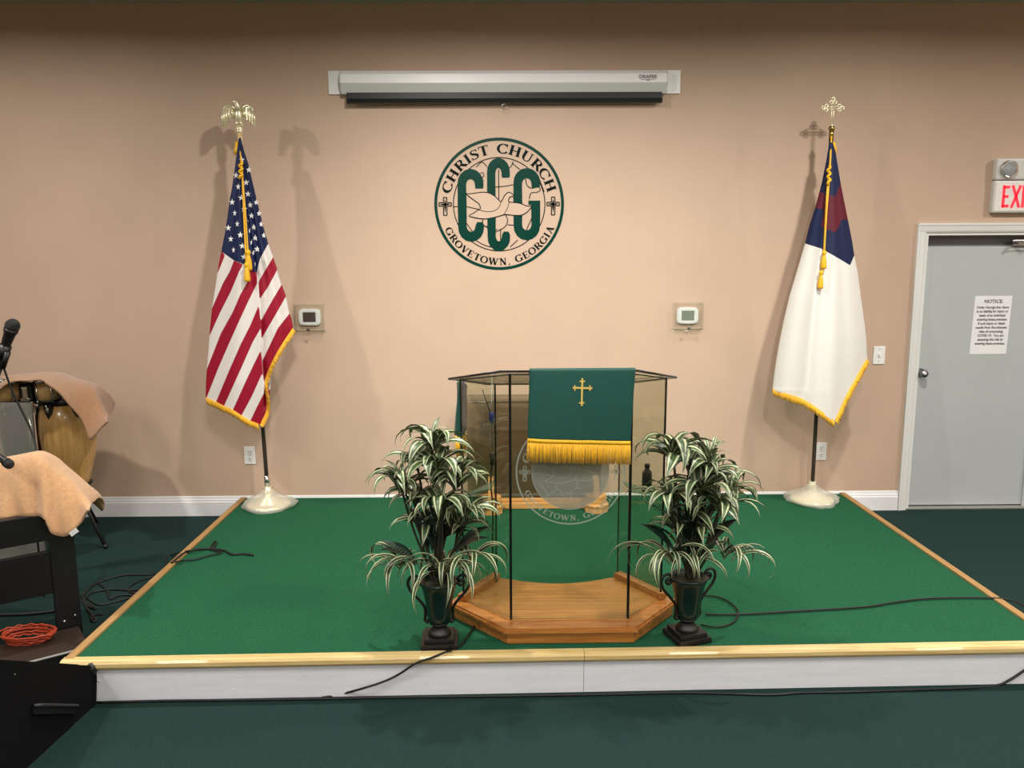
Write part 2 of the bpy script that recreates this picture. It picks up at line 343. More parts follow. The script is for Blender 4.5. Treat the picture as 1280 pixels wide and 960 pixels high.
# ------------------------------------------------------------------ emblem drawing (shared by wall sign and etched glass)
def ell(cx, cy, rx, ry, a0, a1, n, thick, thin):
    out = []
    for i in range(n+1):
        a = math.radians(a0+(a1-a0)*i/n); c = abs(math.cos(a))
        out.append((cx+rx*math.cos(a), cy+ry*math.sin(a), thin+(thick-thin)*c**1.5))
    return out
T, H = 0.21, 0.095
def L_(x0, y0, x1, y1, w): return [(x0, y0, w), (x1, y1, w)]
def serif(x, y, w=0.34): return [(x-w/2, y, 0.06), (x+w/2, y, 0.06)]
GL = {
 'C': (0.82, [ell(0.44, 0.5, 0.36, 0.46, 42, 322, 22, T, H), L_(0.74, 0.66, 0.74, 0.98, 0.07)]),
 'G': (0.90, [ell(0.44, 0.5, 0.36, 0.46, 42, 310, 22, T, H), L_(0.74, 0.68, 0.74, 0.98, 0.07), L_(0.73, 0.05, 0.73, 0.42, T), serif(0.73, 0.43, 0.36)]),
 'O': (0.90, [ell(0.45, 0.5, 0.36, 0.46, 0, 360, 28, T, H)]),
 'H': (0.96, [L_(0.22, 0, 0.22, 1, T), L_(0.74, 0, 0.74, 1, T), L_(0.22, 0.5, 0.74, 0.5, H)] + [serif(x, y) for x in (0.22, 0.74) for y in (0.03, 0.97)]),
 'R': (0.86, [L_(0.22, 0, 0.22, 1, T), [(0.2, 0.96, H), (0.48, 0.96, H), (0.62, 0.88, 0.15), (0.65, 0.74, T), (0.6, 0.58, 0.15), (0.46, 0.5, H), (0.2, 0.5, H)], L_(0.46, 0.5, 0.76, 0.02, T), serif(0.22, 0.03), serif(0.2, 0.97), serif(0.79, 0.03, 0.2)]),
 'I': (0.46, [L_(0.23, 0, 0.23, 1, T), serif(0.23, 0.03), serif(0.23, 0.97)]),
 'S': (0.66, [[(0.56, 0.76, 0.06), (0.5, 0.9, 0.07), (0.34, 0.96, 0.09), (0.17, 0.88, 0.13), (0.14, 0.74, 0.15), (0.22, 0.61, T), (0.38, 0.5, T), (0.52, 0.38, T), (0.55, 0.24, 0.16), (0.47, 0.09, 0.11), (0.31, 0.04, 0.08), (0.16, 0.1, 0.07), (0.08, 0.25, 0.06)], L_(0.58, 0.7, 0.58, 0.98, 0.05), L_(0.07, 0.02, 0.07, 0.3, 0.05)]),
 'T': (0.80, [L_(0.4, 0, 0.4, 1, T), L_(0.06, 0.96, 0.74, 0.96, 0.08), serif(0.4, 0.03), L_(0.06, 0.74, 0.08, 1, 0.06), L_(0.74, 0.74, 0.72, 1, 0.06)]),
 'U': (0.92, [[(0.22, 1, T), (0.22, 0.34, T), (0.26, 0.16, 0.16), (0.38, 0.05, 0.1), (0.5, 0.04, H), (0.64, 0.12, H), (0.71, 0.32, H), (0.71, 1, H)], serif(0.22, 0.97), serif(0.71, 0.97, 0.28)]),
 'V': (0.86, [L_(0.16, 1, 0.46, 0.02, T), L_(0.46, 0.02, 0.72, 1, H), serif(0.16, 0.97, 0.3), serif(0.72, 0.97, 0.26)]),
 'W': (1.24, [L_(0.16, 1, 0.4, 0.02, T), L_(0.4, 0.02, 0.62, 0.95, H), L_(0.6, 1, 0.84, 0.02, T), L_(0.84, 0.02, 1.08, 1, H), serif(0.16, 0.97, 0.3), serif(0.6, 0.97, 0.28), serif(1.08, 0.97, 0.26)]),
 'E': (0.78, [L_(0.22, 0, 0.22, 1, T), L_(0.1, 0.96, 0.66, 0.96, 0.08), L_(0.1, 0.04, 0.7, 0.04, 0.08), L_(0.22, 0.5, 0.52, 0.5, 0.07), L_(0.66, 0.76, 0.66, 1, 0.06), L_(0.7, 0, 0.7, 0.26, 0.06), L_(0.52, 0.38, 0.52, 0.62, 0.06)]),
 'N': (0.94, [L_(0.2, 0, 0.2, 1, H), L_(0.2, 1, 0.72, 0.02, T), L_(0.72, 0, 0.72, 1, H), serif(0.2, 0.03, 0.28), serif(0.16, 0.97, 0.26), serif(0.72, 0.97, 0.28)]),
 'A': (0.90, [L_(0.16, 0, 0.44, 1, H), L_(0.42, 1, 0.72, 0, T), L_(0.26, 0.32, 0.6, 0.32, 0.07), serif(0.16, 0.03, 0.26), serif(0.72, 0.03, 0.32)]),
 ',': (0.36, [[(0.18, 0.1, 0.18), (0.2, 0.0, 0.12), (0.14, -0.16, 0.05)]]),
 ' ': (0.55, []),
}
def ribbon(mb, pts, fn):
    """flat variable width stroke; pts (x,y,w) in drawing units"""
    n = len(pts); vs = []
    for i in range(n):
        a = pts[max(i-1, 0)]; c = pts[min(i+1, n-1)]; dx, dy = c[0]-a[0], c[1]-a[1]; l = math.hypot(dx, dy) or 1
        px, py, w_ = pts[i]; vs += [fn(px-dy/l*w_/2, py+dx/l*w_/2), fn(px+dy/l*w_/2, py-dx/l*w_/2)]
    mb.add(vs, [(2*i, 2*i+1, 2*i+3, 2*i+2) for i in range(n-1)])
def subdiv(pts, k=4):
    out = []
    for a, c in zip(pts[:-1], pts[1:]):
        for j in range(k): t = j/k; out.append(tuple(a[q]+(c[q]-a[q])*t for q in range(3)))
    return out+[pts[-1]]
def arc_text(root, m, txt, r0, h, a0, a1, top, P):
    """text along a circle from angle a0 to a1 (degrees); top: letters point outwards"""
    wd = [GL[c][0] for c in txt]; tot = sum(wd); acc = 0
    for c, w_ in zip(txt, wd):
        am = math.radians(a0+(a1-a0)*(acc+w_/2)/tot); span = abs(math.radians(a1-a0))*w_/tot; acc += w_
        sxx = span*(r0+(h/2 if top else -h/2))/w_ * 0.97
        def fn(x, y, am=am, w_=w_, sxx=sxx):
            lx, ly = (x-w_/2)*sxx, y*h
            if top: rx, ry = r0+ly, lx; return P(rx*math.cos(am)+ry*math.sin(am), rx*math.sin(am)-ry*math.cos(am))
            rx = r0-ly; return P(rx*math.cos(am)-lx*math.sin(am), rx*math.sin(am)+lx*math.cos(am))
        if c == ' ': continue
        mb = MB()
        for stx in GL[c][1]: ribbon(mb, stx, fn)
        mb.build('letter' if c != ',' else 'comma', m, root)
def ring(mb, r, th, P, n=96):
    vs = []
    for i in range(n): a = 2*PI*i/n; vs += [P((r-th/2)*math.cos(a), (r-th/2)*math.sin(a)), P((r+th/2)*math.cos(a), (r+th/2)*math.sin(a))]
    mb.add(vs, [(2*i, 2*i+1, (2*i+3) % (2*n), (2*i+2) % (2*n)) for i in range(n)])
def ec(x, y): return ((x-522)/413.0, (478-y)/413.0)
def epts(L, w_): return [ec(x, y)+(w_,) for x, y in L]
def sp2(L, w_, k=5, closed=False):
    return [(p.x, p.y, w_) for p in spline([Vector((*ec(x, y), 0)) for x, y in L], k, closed)]
def big_letter(mb, x0, x1, y0, y1, stem, P, g=False):
    """condensed block C / G with rounded ends, in emblem pixel units"""
    s2 = stem/2; rx = (x1-x0-stem)/2*1.0; cx = (x0+x1)/2; ry = 62
    xa, xb = x0+s2, x1-s2*0.9; yt, yb = y0+s2*0.9, y1-s2*0.9
    xe = cx+rx; xb = xe; path = [(xe, y0+116, stem*0.85), (xe, y0+100, stem*0.95)]
    for i in range(9): a = PI*i/8; path.append((cx+rx*math.cos(a)*1.0, yt+ry-ry*math.sin(a), stem*(0.95+0.15*math.sin(a))))
    path.append((xa, (y0+y1)/2, stem))
    for i in range(9): a = PI+PI*i/8; path.append((cx+rx*math.cos(a), yb-ry-ry*math.sin(a), stem*(0.95+0.15*abs(math.sin(a)))))
    if g: path += [(xb, y1-140, stem), (xb, (y0+y1)/2-20, stem)]
    else: path += [(xb, y1-100, stem*0.9), (xb, y1-118, stem*0.55)]
    ribbon(mb, subdiv([ec(x, y)+(w_/413,) for x, y, w_ in path], 3), P)
DOVE = [(310, 410), (350, 409), (400, 402), (450, 403), (485, 420), (510, 440), (532, 460), (545, 445), (555, 425), (575, 405), (595, 405), (617, 427), (592, 430), (582, 448), (586, 462), (610, 465), (650, 470), (700, 488), (727, 490), (700, 525), (660, 545), (610, 545), (560, 540), (530, 548), (480, 560), (430, 567), (380, 562), (330, 548), (360, 530), (390, 510), (402, 503), (395, 475), (370, 455), (335, 430)]
LINES = [[(380, 245), (415, 215), (448, 245)], [(612, 212), (600, 240), (588, 250)], [(605, 222), (655, 262)], [(520, 262), (520, 445)], [(490, 370), (560, 364), (612, 355)], [(232, 490), (310, 490), (400, 510)], [(300, 575), (355, 655)], [(330, 680), (380, 640), (425, 615)], [(415, 570), (418, 600), (445, 622), (480, 640), (510, 632)], [(562, 540), (575, 580), (555, 620), (500, 648)], [(530, 630), (530, 705)], [(575, 605), (612, 607)], [(375, 705), (420, 730), (468, 745)], [(690, 320), (700, 360), (730, 377), (772, 368), (783, 388), (760, 403), (725, 407), (713, 445)], [(735, 550), (690, 650)], [(640, 700), (590, 745)], [(405, 285), (420, 280), (426, 300), (410, 318), (425, 330)], [(770, 300), (808, 400)], [(440, 610), (470, 680)]]
DLINES = [[(390, 510), (440, 521), (490, 517), (520, 495), (535, 460)], [(586, 462), (575, 500), (550, 542)]]
def cross_outline(mb, cx, cy, P, th=0.016):
    h1, h2, w1, a = 0.135, 0.135, 0.095, 0.026; yb = 0.03
    pts = [(-a, h1), (a, h1), (a, yb+a), (w1, yb+a), (w1, yb-a), (a, yb-a), (a, -h2), (-a, -h2), (-a, yb-a), (-w1, yb-a), (-w1, yb+a), (-a, yb+a), (-a, h1)]
    for p, q in zip(pts[:-1], pts[1:]): ribbon(mb, [(cx+p[0], cy+p[1], th), (cx+q[0], cy+q[1], th)], P)
    ribbon(mb, [(cx, cy+0.10, 0.004), (cx, cy+yb, 0.04), (cx, cy-0.09, 0.004)], P); ribbon(mb, [(cx-0.08, cy+yb, 0.004), (cx, cy+yb, 0.04), (cx+0.08, cy+yb, 0.004)], P)

def emblem_parts(root, cx, y, cz, R, mg, mk, mfill, disc=None, rth=0.046):
    def P(k): return lambda a, c: Vector((cx+a*R, y-k*0.0006, cz+c*R))
    if disc:
        b = MB(); b.add([P(0)(0.7*math.cos(2*PI*i/64), 0.7*math.sin(2*PI*i/64)) for i in range(64)], [list(range(64))]); b.build('frosted_disc', disc, root)
    b = MB(); ring(b, 1.0-rth/2, rth, P(1)); b.build('outer_ring', mg, root)
    b = MB(); ring(b, 0.705, 0.014, P(1)); b.build('inner_ring', mk, root)
    arc_text(root, mk, 'CHRIST CHURCH', 0.762, 0.148, 167.5, 13.0, True, P(1))
    arc_text(root, mk, 'GROVETOWN, GEORGIA', 0.925, 0.108, 203.5, 338.0, False, P(1))
    for s_ in (-1, 1):
        b = MB(); cross_outline(b, s_*0.832, -0.025, P(1)); b.build('small_cross', mk, root)
    for L in LINES:
        b = MB(); ribbon(b, sp2(L, 0.013), P(1)); b.build('globe_line', mk, root)
    for args in () if disc else ((258, 425, 262, 705, 57, False), (445, 592, 195, 765, 55, False), (612, 783, 258, 697, 57, True)):
        b = MB(); big_letter(b, *args[:5], P(2), args[5]); lt_ = b.build('block_letter', mg, root)
        if args[5]: b = MB(); ribbon(b, epts([(708, 467), (783, 467)], 26/413), P(2.5)); b.build('letter_bar', mg, root)
    if mfill:
        b = MB(); b.add([P(3)(*ec(x, yy)) for x, yy in DOVE], [list(range(len(DOVE)))]); b.build('dove', mfill, root)
    b = MB(); ribbon(b, sp2(DOVE+[DOVE[0]], 0.014, 3), P(4))
    for L in DLINES: ribbon(b, sp2(L, 0.010), P(4))
    b.build('dove_outline', mk, root)
em = thing('wall_emblem', 'round green church emblem with CCG letters and dove on the tan wall', 'emblem', (-0.012, -0.002, 1.82))
emblem_parts(em, -0.012, -0.002, 2.279, 0.461, GREENV, BLACKV, DOVEF)

# ------------------------------------------------------------------ projector screen
sc = thing('projector_screen', 'long white pull-down projector screen case, rolled up, high on the wall', 'screen', (0.03, -0.01, 3.03))
for x0, x1 in ((-1.187, -1.085), (1.145, 1.253)):
    b = MB(); b.bbox(x0, x1, -0.016, 0.0, 3.030, 3.187, 0.003); b.build('mounting_plate', SCRW, sc)
HP = [(-0.012, 3.176), (-0.070, 3.176), (-0.098, 3.150), (-0.104, 3.092), (-0.090, 3.084), (-0.064, 3.030), (-0.012, 3.030)]
b = MB(); b.prism(HP, lambda a, c, d: (d, a, c), -1.085, 1.142); hs = b.build('case', SCRW, sc)
b = MB(); b.prism([(-0.106, 3.094), (-0.106, 3.088), (-0.066, 3.024), (-0.060, 3.028)], lambda a, c, d: (d, a, c), -1.087, 1.144); b.build('lower_slope', SCRG, sc)
for x0, x1 in ((-1.094, -1.085), (1.142, 1.151)):
    b = MB(); b.prism([(a*1.03, c) for a, c in HP], lambda a, c, d: (d, a, c), x0, x1); b.build('end_cap', SCRG, sc)
b = MB(); b.prism([(-0.06, 3.036), (-0.088, 3.030), (-0.092, 2.990), (-0.082, 2.965), (-0.060, 2.960), (-0.045, 2.98), (-0.045, 3.036)], lambda a, c, d: (d, a, c), -1.052, 1.112); b.build('weight_bar', SCRB, sc)
for x in (-1.056, 1.112):
    b = MB(); b.bbox(x, x+0.006, -0.09, -0.046, 2.962, 3.02, 0.002); b.build('bar_end', BLACKP, sc)
b = MB(); b.tube([(0.026+0.017*math.sin(2*PI*i/16), -0.066, 2.937+0.017*math.cos(2*PI*i/16)) for i in range(16)], 0.002, 6, closed=True); b.tube([(0.026, -0.066, 2.953), (0.026, -0.066, 2.965)], 0.003, 6); b.build('pull_ring', STEEL, sc)
put_text(text_mesh('DRAPER', 0.034, bold=0.0006), 'lettering', LOGO, (1.012, -0.1065, 3.117), sc)
b = MB(); b.box(0.96, 1.065, -0.1068, -0.1062, 3.108, 3.110); b.box(1.0, 1.024, -0.1068, -0.1062, 3.102, 3.106); b.build('logo_mark', LOGO, sc)

# ------------------------------------------------------------------ small wall fittings
def outlet(x, z, label):
    t = thing('wall_outlet', label, 'outlet', (x, 0, z-0.065), 'duplex wall outlets')
    b = MB(); b.bbox(x-0.041, x+0.041, -0.007, 0, z-0.067, z+0.067, 0.003); b.build('cover_plate', PLAST, t)
    for s_ in (-1, 1):
        zc = z+s_*0.028; b = MB(); pts = []
        for i in range(20):
            a = 2*PI*i/20; pts.append((0.020*math.cos(a), max(-0.016, min(0.016, 0.020*math.sin(a)))))
        b.prism(pts, lambda a, c, d: (x+a, d, zc+c), -0.0068, -0.0095); r = b.build('socket', PLAST, t)
        b = MB()
        b.box(x-0.009, x-0.006, -0.0102, -0.0094, zc-0.003, zc+0.009); b.box(x+0.006, x+0.009, -0.0102, -0.0094, zc-0.002, zc+0.008); b.ball((x, -0.0096, zc-0.010), 0.0035, 8, 5, (1, 0.3, 1)); b.build('slots', BLACKP, r)
    b = MB(); b.ball((x, -0.0072, z), 0.004, 8, 5, (1, 0.4, 1)); b.build('screw', STEEL, t)
p0 = onY(312.5, 569, 0); outlet(p0.x, p0.z, 'white duplex outlet low on the wall left of the American flag pole')
p0 = onY(1026, 564, 0); outlet(p0.x, p0.z, 'white duplex outlet low on the wall behind the white and blue flag pole')
p0 = onY(1098.5, 444, 0)
t = thing('light_switch', 'white toggle light switch plate beside the grey door', 'switch', (p0.x, 0, p0.z-0.06))
b = MB(); b.bbox(p0.x-0.043, p0.x+0.043, -0.007, 0, p0.z-0.066, p0.z+0.066, 0.003); b.build('cover_plate', PLAST, t)
b = MB(); b.bbox(p0.x-0.006, p0.x+0.006, -0.018, -0.006, p0.z-0.008, p0.z+0.014, 0.002); b.build('toggle', PLAST, t)
for dz in (-0.045, 0.045):
    b = MB(); b.ball((p0.x, -0.0072, p0.z+dz), 0.0035, 8, 5, (1, 0.4, 1)); b.build('screw', STEEL, t)
def thermostat(u, v, lcd, label):
    p = onY(u, v, -0.02); x, z = p.x, p.z
    t = thing('thermostat', label, 'thermostat', (x, 0, z-0.08), 'thermostats in clear covers')
    pts = []
    for i in range(40):
        a = 2*PI*i/40; c_, s_ = math.cos(a), math.sin(a); e = 0.42
        pts.append((0.078*abs(c_)**e*(1 if c_ > 0 else -1), 0.060*abs(s_)**e*(1 if s_ > 0 else -1)))
    b = MB(); b.prism(pts, lambda a, c, d: (x+a*(1 if d > -0.03 else 0.95), d, z+c*(1 if d > -0.03 else 0.95)), 0, -0.026); b.prism([(a*0.95, c*0.95) for a, c in pts], lambda a, c, d: (x+a*(1 if d > -0.031 else 0.94), d, z+c*(1 if d > -0.031 else 0.94)), -0.026, -0.032); b.build('body', PLAST, t)
    b = MB(); b.bbox(x-0.046, x+0.046, -0.0335, -0.03, z-0.034, z+0.037, 0.001); b.build('display', lcd, t)
    # clear locking cover
    X, Z0, Z1, D = 0.102, -0.098, 0.085, -0.075; b = MB(); th = 0.003
    b.box(x-X, x+X, D, D+th, z+Z0, z+Z1); b.box(x-X, x-X+th, D+th, 0, z+Z0, z+Z1); b.box(x+X-th, x+X, D+th, 0, z+Z0, z+Z1); b.box(x-X+th, x+X-th, D+th, 0, z+Z1-th, z+Z1); b.box(x-X+th, x+X-th, D+th, 0, z+Z0, z+Z0+th)
    cv = b.build('clear_cover', CLEAR, t)
    b = MB(); b.bbox(x-X-0.012, x+X+0.012, -0.010, 0, z+Z0-0.014, z+Z0, 0.002); b.bbox(x-X-0.012, x+X+0.012, -0.010, 0, z+Z1, z+Z1+0.010, 0.002); b.build('cover_flange', CLEAR, t)
    b = MB(); b.bbox(x-0.010, x+0.010, D-0.008, D, z+Z0+0.002, z+Z0+0.022, 0.002); b.build('cover_lock', STEEL, cv)
thermostat(387, 396.5, LCD, 'white thermostat with dark display in clear cover beside the American flag')
thermostat(859.5, 394.5, LCDG, 'white thermostat with green display in clear cover on bare wall')

# exit sign
e0 = onY(1240, 266, -0.05); ex, ez = e0.x, e0.z
t = thing('exit_sign', 'white exit sign with red letters and an emergency lamp on top', 'exit sign', (ex+0.17, 0, ez))
b = MB(); b.bbox(ex, ex+0.34, -0.05, 0, ez, ez+0.225, 0.012); b.build('housing', EXITW, t)
b = MB(); b.bbox(ex+0.012, ex+0.328, -0.053, -0.048, ez+0.012, ez+0.213, 0.002); b.build('face_panel', mat('exit_face', '#dedbd6', 0.4, emit='#ffd0d0', estr=0.05), t)
b = MB(); b.bbox(ex, ex+0.34, -0.06, 0, ez+0.228, ez+0.375, 0.014); b.build('battery_case', EXITW, t)
def block(b, L, x0, w_, z0, h_, th):
    for (a, c, d, e) in L:
        p, q = Vector((x0+a*w_, z0+c*h_)), Vector((x0+d*w_, z0+e*h_)); tt = (q-p).normalized(); nn = Vector((-tt.y, tt.x))*th/2
        b.prism([tuple(p-nn), tuple(q-nn), tuple(q+nn), tuple(p+nn)], lambda a_, c_, d_: (a_, d_, c_), -0.0525, -0.0555)
LET = [('E', [(0.15, 0, 0.15, 1), (0, 0.92, 0.9, 0.92), (0, 0.08, 0.9, 0.08), (0.1, 0.5, 0.8, 0.5)]), ('X', [(0.05, 0, 0.95, 1), (0.05, 1, 0.95, 0)]), ('I', [(0.5, 0, 0.5, 1)]), ('T', [(0.5, 0, 0.5, 1), (0, 0.92, 1, 0.92)])]
for (nm, L), xo, w_ in zip(LET, (0.062, 0.128, 0.196, 0.222), (0.055, 0.062, 0.03, 0.06)):
    b = MB(); block(b, L, ex+xo, w_, ez+0.035, 0.155, 0.019); b.build('letter', EXITR, t)
lx, lz = ex+0.085, ez+0.30
b = MB(); b.lathe([(0.062, 0), (0.060, 0.02), (0.050, 0.018), (0.03, 0.006), (0.0, 0.004)], (lx, -0.058, lz), 28, M=R90); lh = b.build('lamp_reflector', CHROME, t)
b = MB(); b.lathe([(0.052, 0.016), (0.04, 0.026), (0.02, 0.031), (0, 0.032)], (lx, -0.058, lz), 24, M=R90); b.build('lamp_lens', LENS, lh)

# ------------------------------------------------------------------ flags
def sdf(poly, X, Y):
    """signed distance (inside > 0) of points to polygon"""
    P = np.array(poly, float); n = len(P); d = np.full(X.shape, 1e9); ins = np.zeros(X.shape, bool)
    for i in range(n):
        a, c = P[i], P[(i+1) % n]; ex_, ey_ = c-a; wx, wy = X-a[0], Y-a[1]
        t_ = np.clip((wx*ex_+wy*ey_)/(ex_*ex_+ey_*ey_+1e-12), 0, 1)
        d = np.minimum(d, (wx-ex_*t_)**2+(wy-ey_*t_)**2)
        cond = ((a[1] > Y) != (c[1] > Y)) & (X < (c[0]-a[0])*(Y-a[1])/((c[1]-a[1]) if abs(c[1]-a[1]) > 1e-9 else 1e-9)+a[0]); ins ^= cond
    d = np.sqrt(d); return np.where(ins, d, -d)
def flag_mat(name, base, blue, red):
    m = bpy.data.materials.new(name); m.use_nodes = True; N = m.node_tree.nodes; L = m.node_tree.links; bs = N['Principled BSDF']
    bs.inputs['Roughness'].default_value = 0.55; bs.inputs['Sheen Weight'].default_value = 0.0; bs.inputs['Specular IOR Level'].default_value = 0.25
    prev = None
    for attr, colr in (('red_area', red), ('blue_area', blue)):
        at = N.new('ShaderNodeAttribute'); at.attribute_name = attr
        mr = N.new('ShaderNodeMapRange'); mr.inputs[1].default_value = -0.25; mr.inputs[2].default_value = 0.25; L.new(at.outputs['Fac'], mr.inputs[0])
        mx = N.new('ShaderNodeMix'); mx.data_type = 'RGBA'; L.new(mr.outputs[0], mx.inputs[0]); mx.inputs[7].default_value = lin(colr)
        if prev is None: mx.inputs[6].default_value = lin(base)
        else: L.new(prev.outputs[2], mx.inputs[6])
        prev = mx
    L.new(prev.outputs[2], bs.inputs['Base Color']); return m
def interp(tab, y): return np.interp(y, [a for a, _ in tab], [c for _, c in tab])
def make_flag(root, left, right, depth, Y0, reds, blues, m, nr=150, nc=72, fold=None):
    """closed cloth: front sheet shaped by depth(x,y,s), plain back sheet behind the pole"""
    y0, y1 = left[0][0], max(left[-1][0], right[-1][0]); rows, back, PX, PY = [], [], [], []
    for i in range(nr+1):
        v = y0+(y1-y0)*i/nr; xl, xr = float(interp(left, v)), float(interp(right, v)); r, rb = [], []
        for j in range(nc+1):
            s_ = j/nc; u = xl+(xr-xl)*s_
            if fold:
                xf = min(max(float(interp(fold, v)), xl), xr); h_ = nc//2+4
                u = xl+(xf-xl)*j/h_ if j <= h_ else xf+(xr-xf)*(0.04+0.96*(j-h_-1)/(nc-h_-1))
            d = depth(u, v, s_); p = onY(u, v, Y0-d)
            r.append(Vector(p)); PX.append(u); PY.append(v)
        rows.append(r)
        for j in range(nc+1):
            s_ = j/nc; q = r[j]; wdt = (r[-1]-r[0]).length
            e0_, e1_ = r[0].y, r[-1].y; yb = (e0_+(e1_-e0_)*s_)
            back.append(Vector((q.x, max(yb, q.y)+0.22*wdt*math.sqrt(max(0, s_*(1-s_))), q.z)))
    b = MB(); b.grid(rows); n = nc+1; k = len(b.v); b.v += back
    for i in range(nr):
        for j in range(nc): b.f.append([k+i*n+j, k+(i+1)*n+j, k+(i+1)*n+j+1, k+i*n+j+1]); b.sm.append(True); b.mi.append(0)
    o = b.build('flag_cloth', m, root); me = o.data
    X = np.array(PX+PX); Yv = np.array(PY+PY)
    for nm, polys in (('red_area', reds), ('blue_area', blues)):
        val = np.full(X.shape, -50.0)
        for p in polys: val = np.maximum(val, sdf(p, X, Yv))
        at = me.attributes.new(nm, 'FLOAT', 'POINT'); at.data.foreach_set('value', val.astype(np.float32))
    return o
def fringe(parent, top, length, n, wd, jit=0.15, name='fringe', drop=None):
    """row of threads hanging along a 3D polyline: header band plus threads"""
    P = spline(top, 8); seg = [0]
    for a, c in zip(P[:-1], P[1:]): seg.append(seg[-1]+(c-a).length)
    b = MB(); tot = seg[-1]
    b.tube(P, wd*0.9, 6)
    for i in range(n):
        s_ = tot*(i+0.5)/n; k = max(j for j in range(len(seg)) if seg[j] <= s_); k = min(k, len(P)-2)
        f_ = (s_-seg[k])/max(1e-9, seg[k+1]-seg[k]); p = P[k].lerp(P[k+1], f_); tdir = (P[k+1]-P[k]).normalized()
        dv = drop if drop is not None else Vector((0, 0, -1)); l = length*random.uniform(1-jit, 1+jit*0.4)
        e = p+dv*l+tdir*random.uniform(-0.004, 0.004)+Vector((0, random.uniform(-0.004, 0.003), 0))
        b.tube([p, p.lerp(e, 0.5)+Vector((0, random.uniform(-.002, .002), 0)), e], wd*random.uniform(0.8, 1.2), 4)
    o = b.build(name, GOLDF, parent); o['kind'] = 'stuff'; return o
def tassel(parent, p, l, r):
    b = MB(); b.lathe([(r*0.35, 0), (r*0.75, -l*0.08), (r*0.8, -l*0.18), (r*0.45, -l*0.24), (r*0.55, -l*0.3), (r*0.9, -l*0.55), (r, -l*0.9), (r*0.92, -l), (0, -l)], p, 14, wob=lambda a, k: 0.06*math.sin(7*a)); return b.build('tassel', CORDM, parent)
def star_mesh(b, c, ax, ay, nrm, r):
    vs = [c+nrm*0.0015]
    for i in range(10):
        a = PI/2+PI*i/5; q = r if i % 2 == 0 else r*0.40; vs.append(c+(ax*math.cos(a)+ay*math.sin(a))*q+nrm*0.0015)
    b.add(vs, [(0, 1+i, 1+(i+1) % 10) for i in range(10)])

# --- American flag
FY = -0.30
pb = onS(331, 620); ptop = onY(299, 168, FY)
us = thing('flag_stand', 'American flag with gold fringe on a pole topped by a gold eagle', 'flag', (-1.69, -0.24, sz(-0.24)), 'indoor flags on stands')
baseL = Vector((-1.69, -0.24, sz(-0.24)))
def flag_base(root, c, glossy):
    b = MB(); b.lathe([(0.155, 0), (0.155, 0.018), (0.13, 0.03), (0.10, 0.036), (0.10, 0.046), (0.07, 0.052), (0.07, 0.064), (0.035, 0.072), (0.03, 0.11), (0.024, 0.15)], c, 28); b.build('stand_base', GOLDM if glossy else mat('cream_base', '#d9d2b4', 0.35), root)
    rnd = [random.uniform(-1, 1) for _ in range(40)]
    b = MB(); b.lathe([(0.185, 0.002), (0.195, 0.022), (0.165, 0.045), (0.125, 0.062), (0.088, 0.082), (0.055, 0.105), (0.036, 0.13)], c, 40, wob=lambda a, k: (0.07*math.sin(3*a+k)+0.05*rnd[int(a/(2*PI)*40) % 40])*(1 if k < 5 else 0.4), cap=False); b.build('plastic_wrap', WRAP, root)
flag_base(us, baseL, True)
pA = baseL+Vector((0, 0, 0.05)); pB = Vector((ptop.x+0.004, FY, ptop.z))
b = MB(); b.tube([pA, pB], 0.0145, 14); b.build('pole', POLE, us)
b = MB(); pd = (pB-pA).normalized(); b.tube([pA+pd*0.10, pA+pd*0.18], 0.019, 14); b.build('pole_collar', CHROME, us)
b = MB(); b.tube([pA.lerp(pB, 0.97), pB+pd*0.008], 0.0165, 14); b.build('pole_tip', GOLDM, us)
# eagle
fin = pB+pd*0.005
b = MB(); b.lathe([(0.014, 0), (0.026, 0.006), (0.020, 0.016), (0.026, 0.028), (0.022, 0.042), (0.010, 0.052)], fin, 16)
b.ball(fin+Vector((0, -0.004, 0.115)), 0.029, 14, 10, (0.85, 0.8, 1.75))
for sx_ in (-1, 1): b.tube([fin+Vector((sx_*0.012, -0.006, 0.085)), fin+Vector((sx_*0.016, -0.010, 0.046))], [0.011, 0.007], 8)
b.tube([fin+Vector((0.006, 0.004, 0.09)), fin+Vector((0.010, 0.012, 0.055)), fin+Vector((0.012, 0.014, 0.03))], [0.014, 0.016, 0.006], 8)
b.tube([fin+Vector((0.0, -0.006, 0.145)), fin+Vector((-0.002, -0.010, 0.178)), fin+Vector((-0.008, -0.014, 0.198)), fin+Vector((-0.020, -0.018, 0.203)), fin+Vector((-0.033, -0.020, 0.194))], [0.024, 0.018, 0.016, 0.012, 0.003], 10)
eg = b.build('eagle_body', GOLDM, us)
WG = [(0.0114, 0.145), (0.0296, 0.165), (0.0479, 0.18), (0.0684, 0.184), (0.0866, 0.17), (0.1003, 0.142), (0.1094, 0.0869), (0.1129, 0.0402), (0.1026, 0.0502), (0.098, 0.0391), (0.0901, 0.0606), (0.0821, 0.0502), (0.0752, 0.0775), (0.0661, 0.0692), (0.0593, 0.0926), (0.0502, 0.0843), (0.0433, 0.1056), (0.0319, 0.0958), (0.0137, 0.1054)]
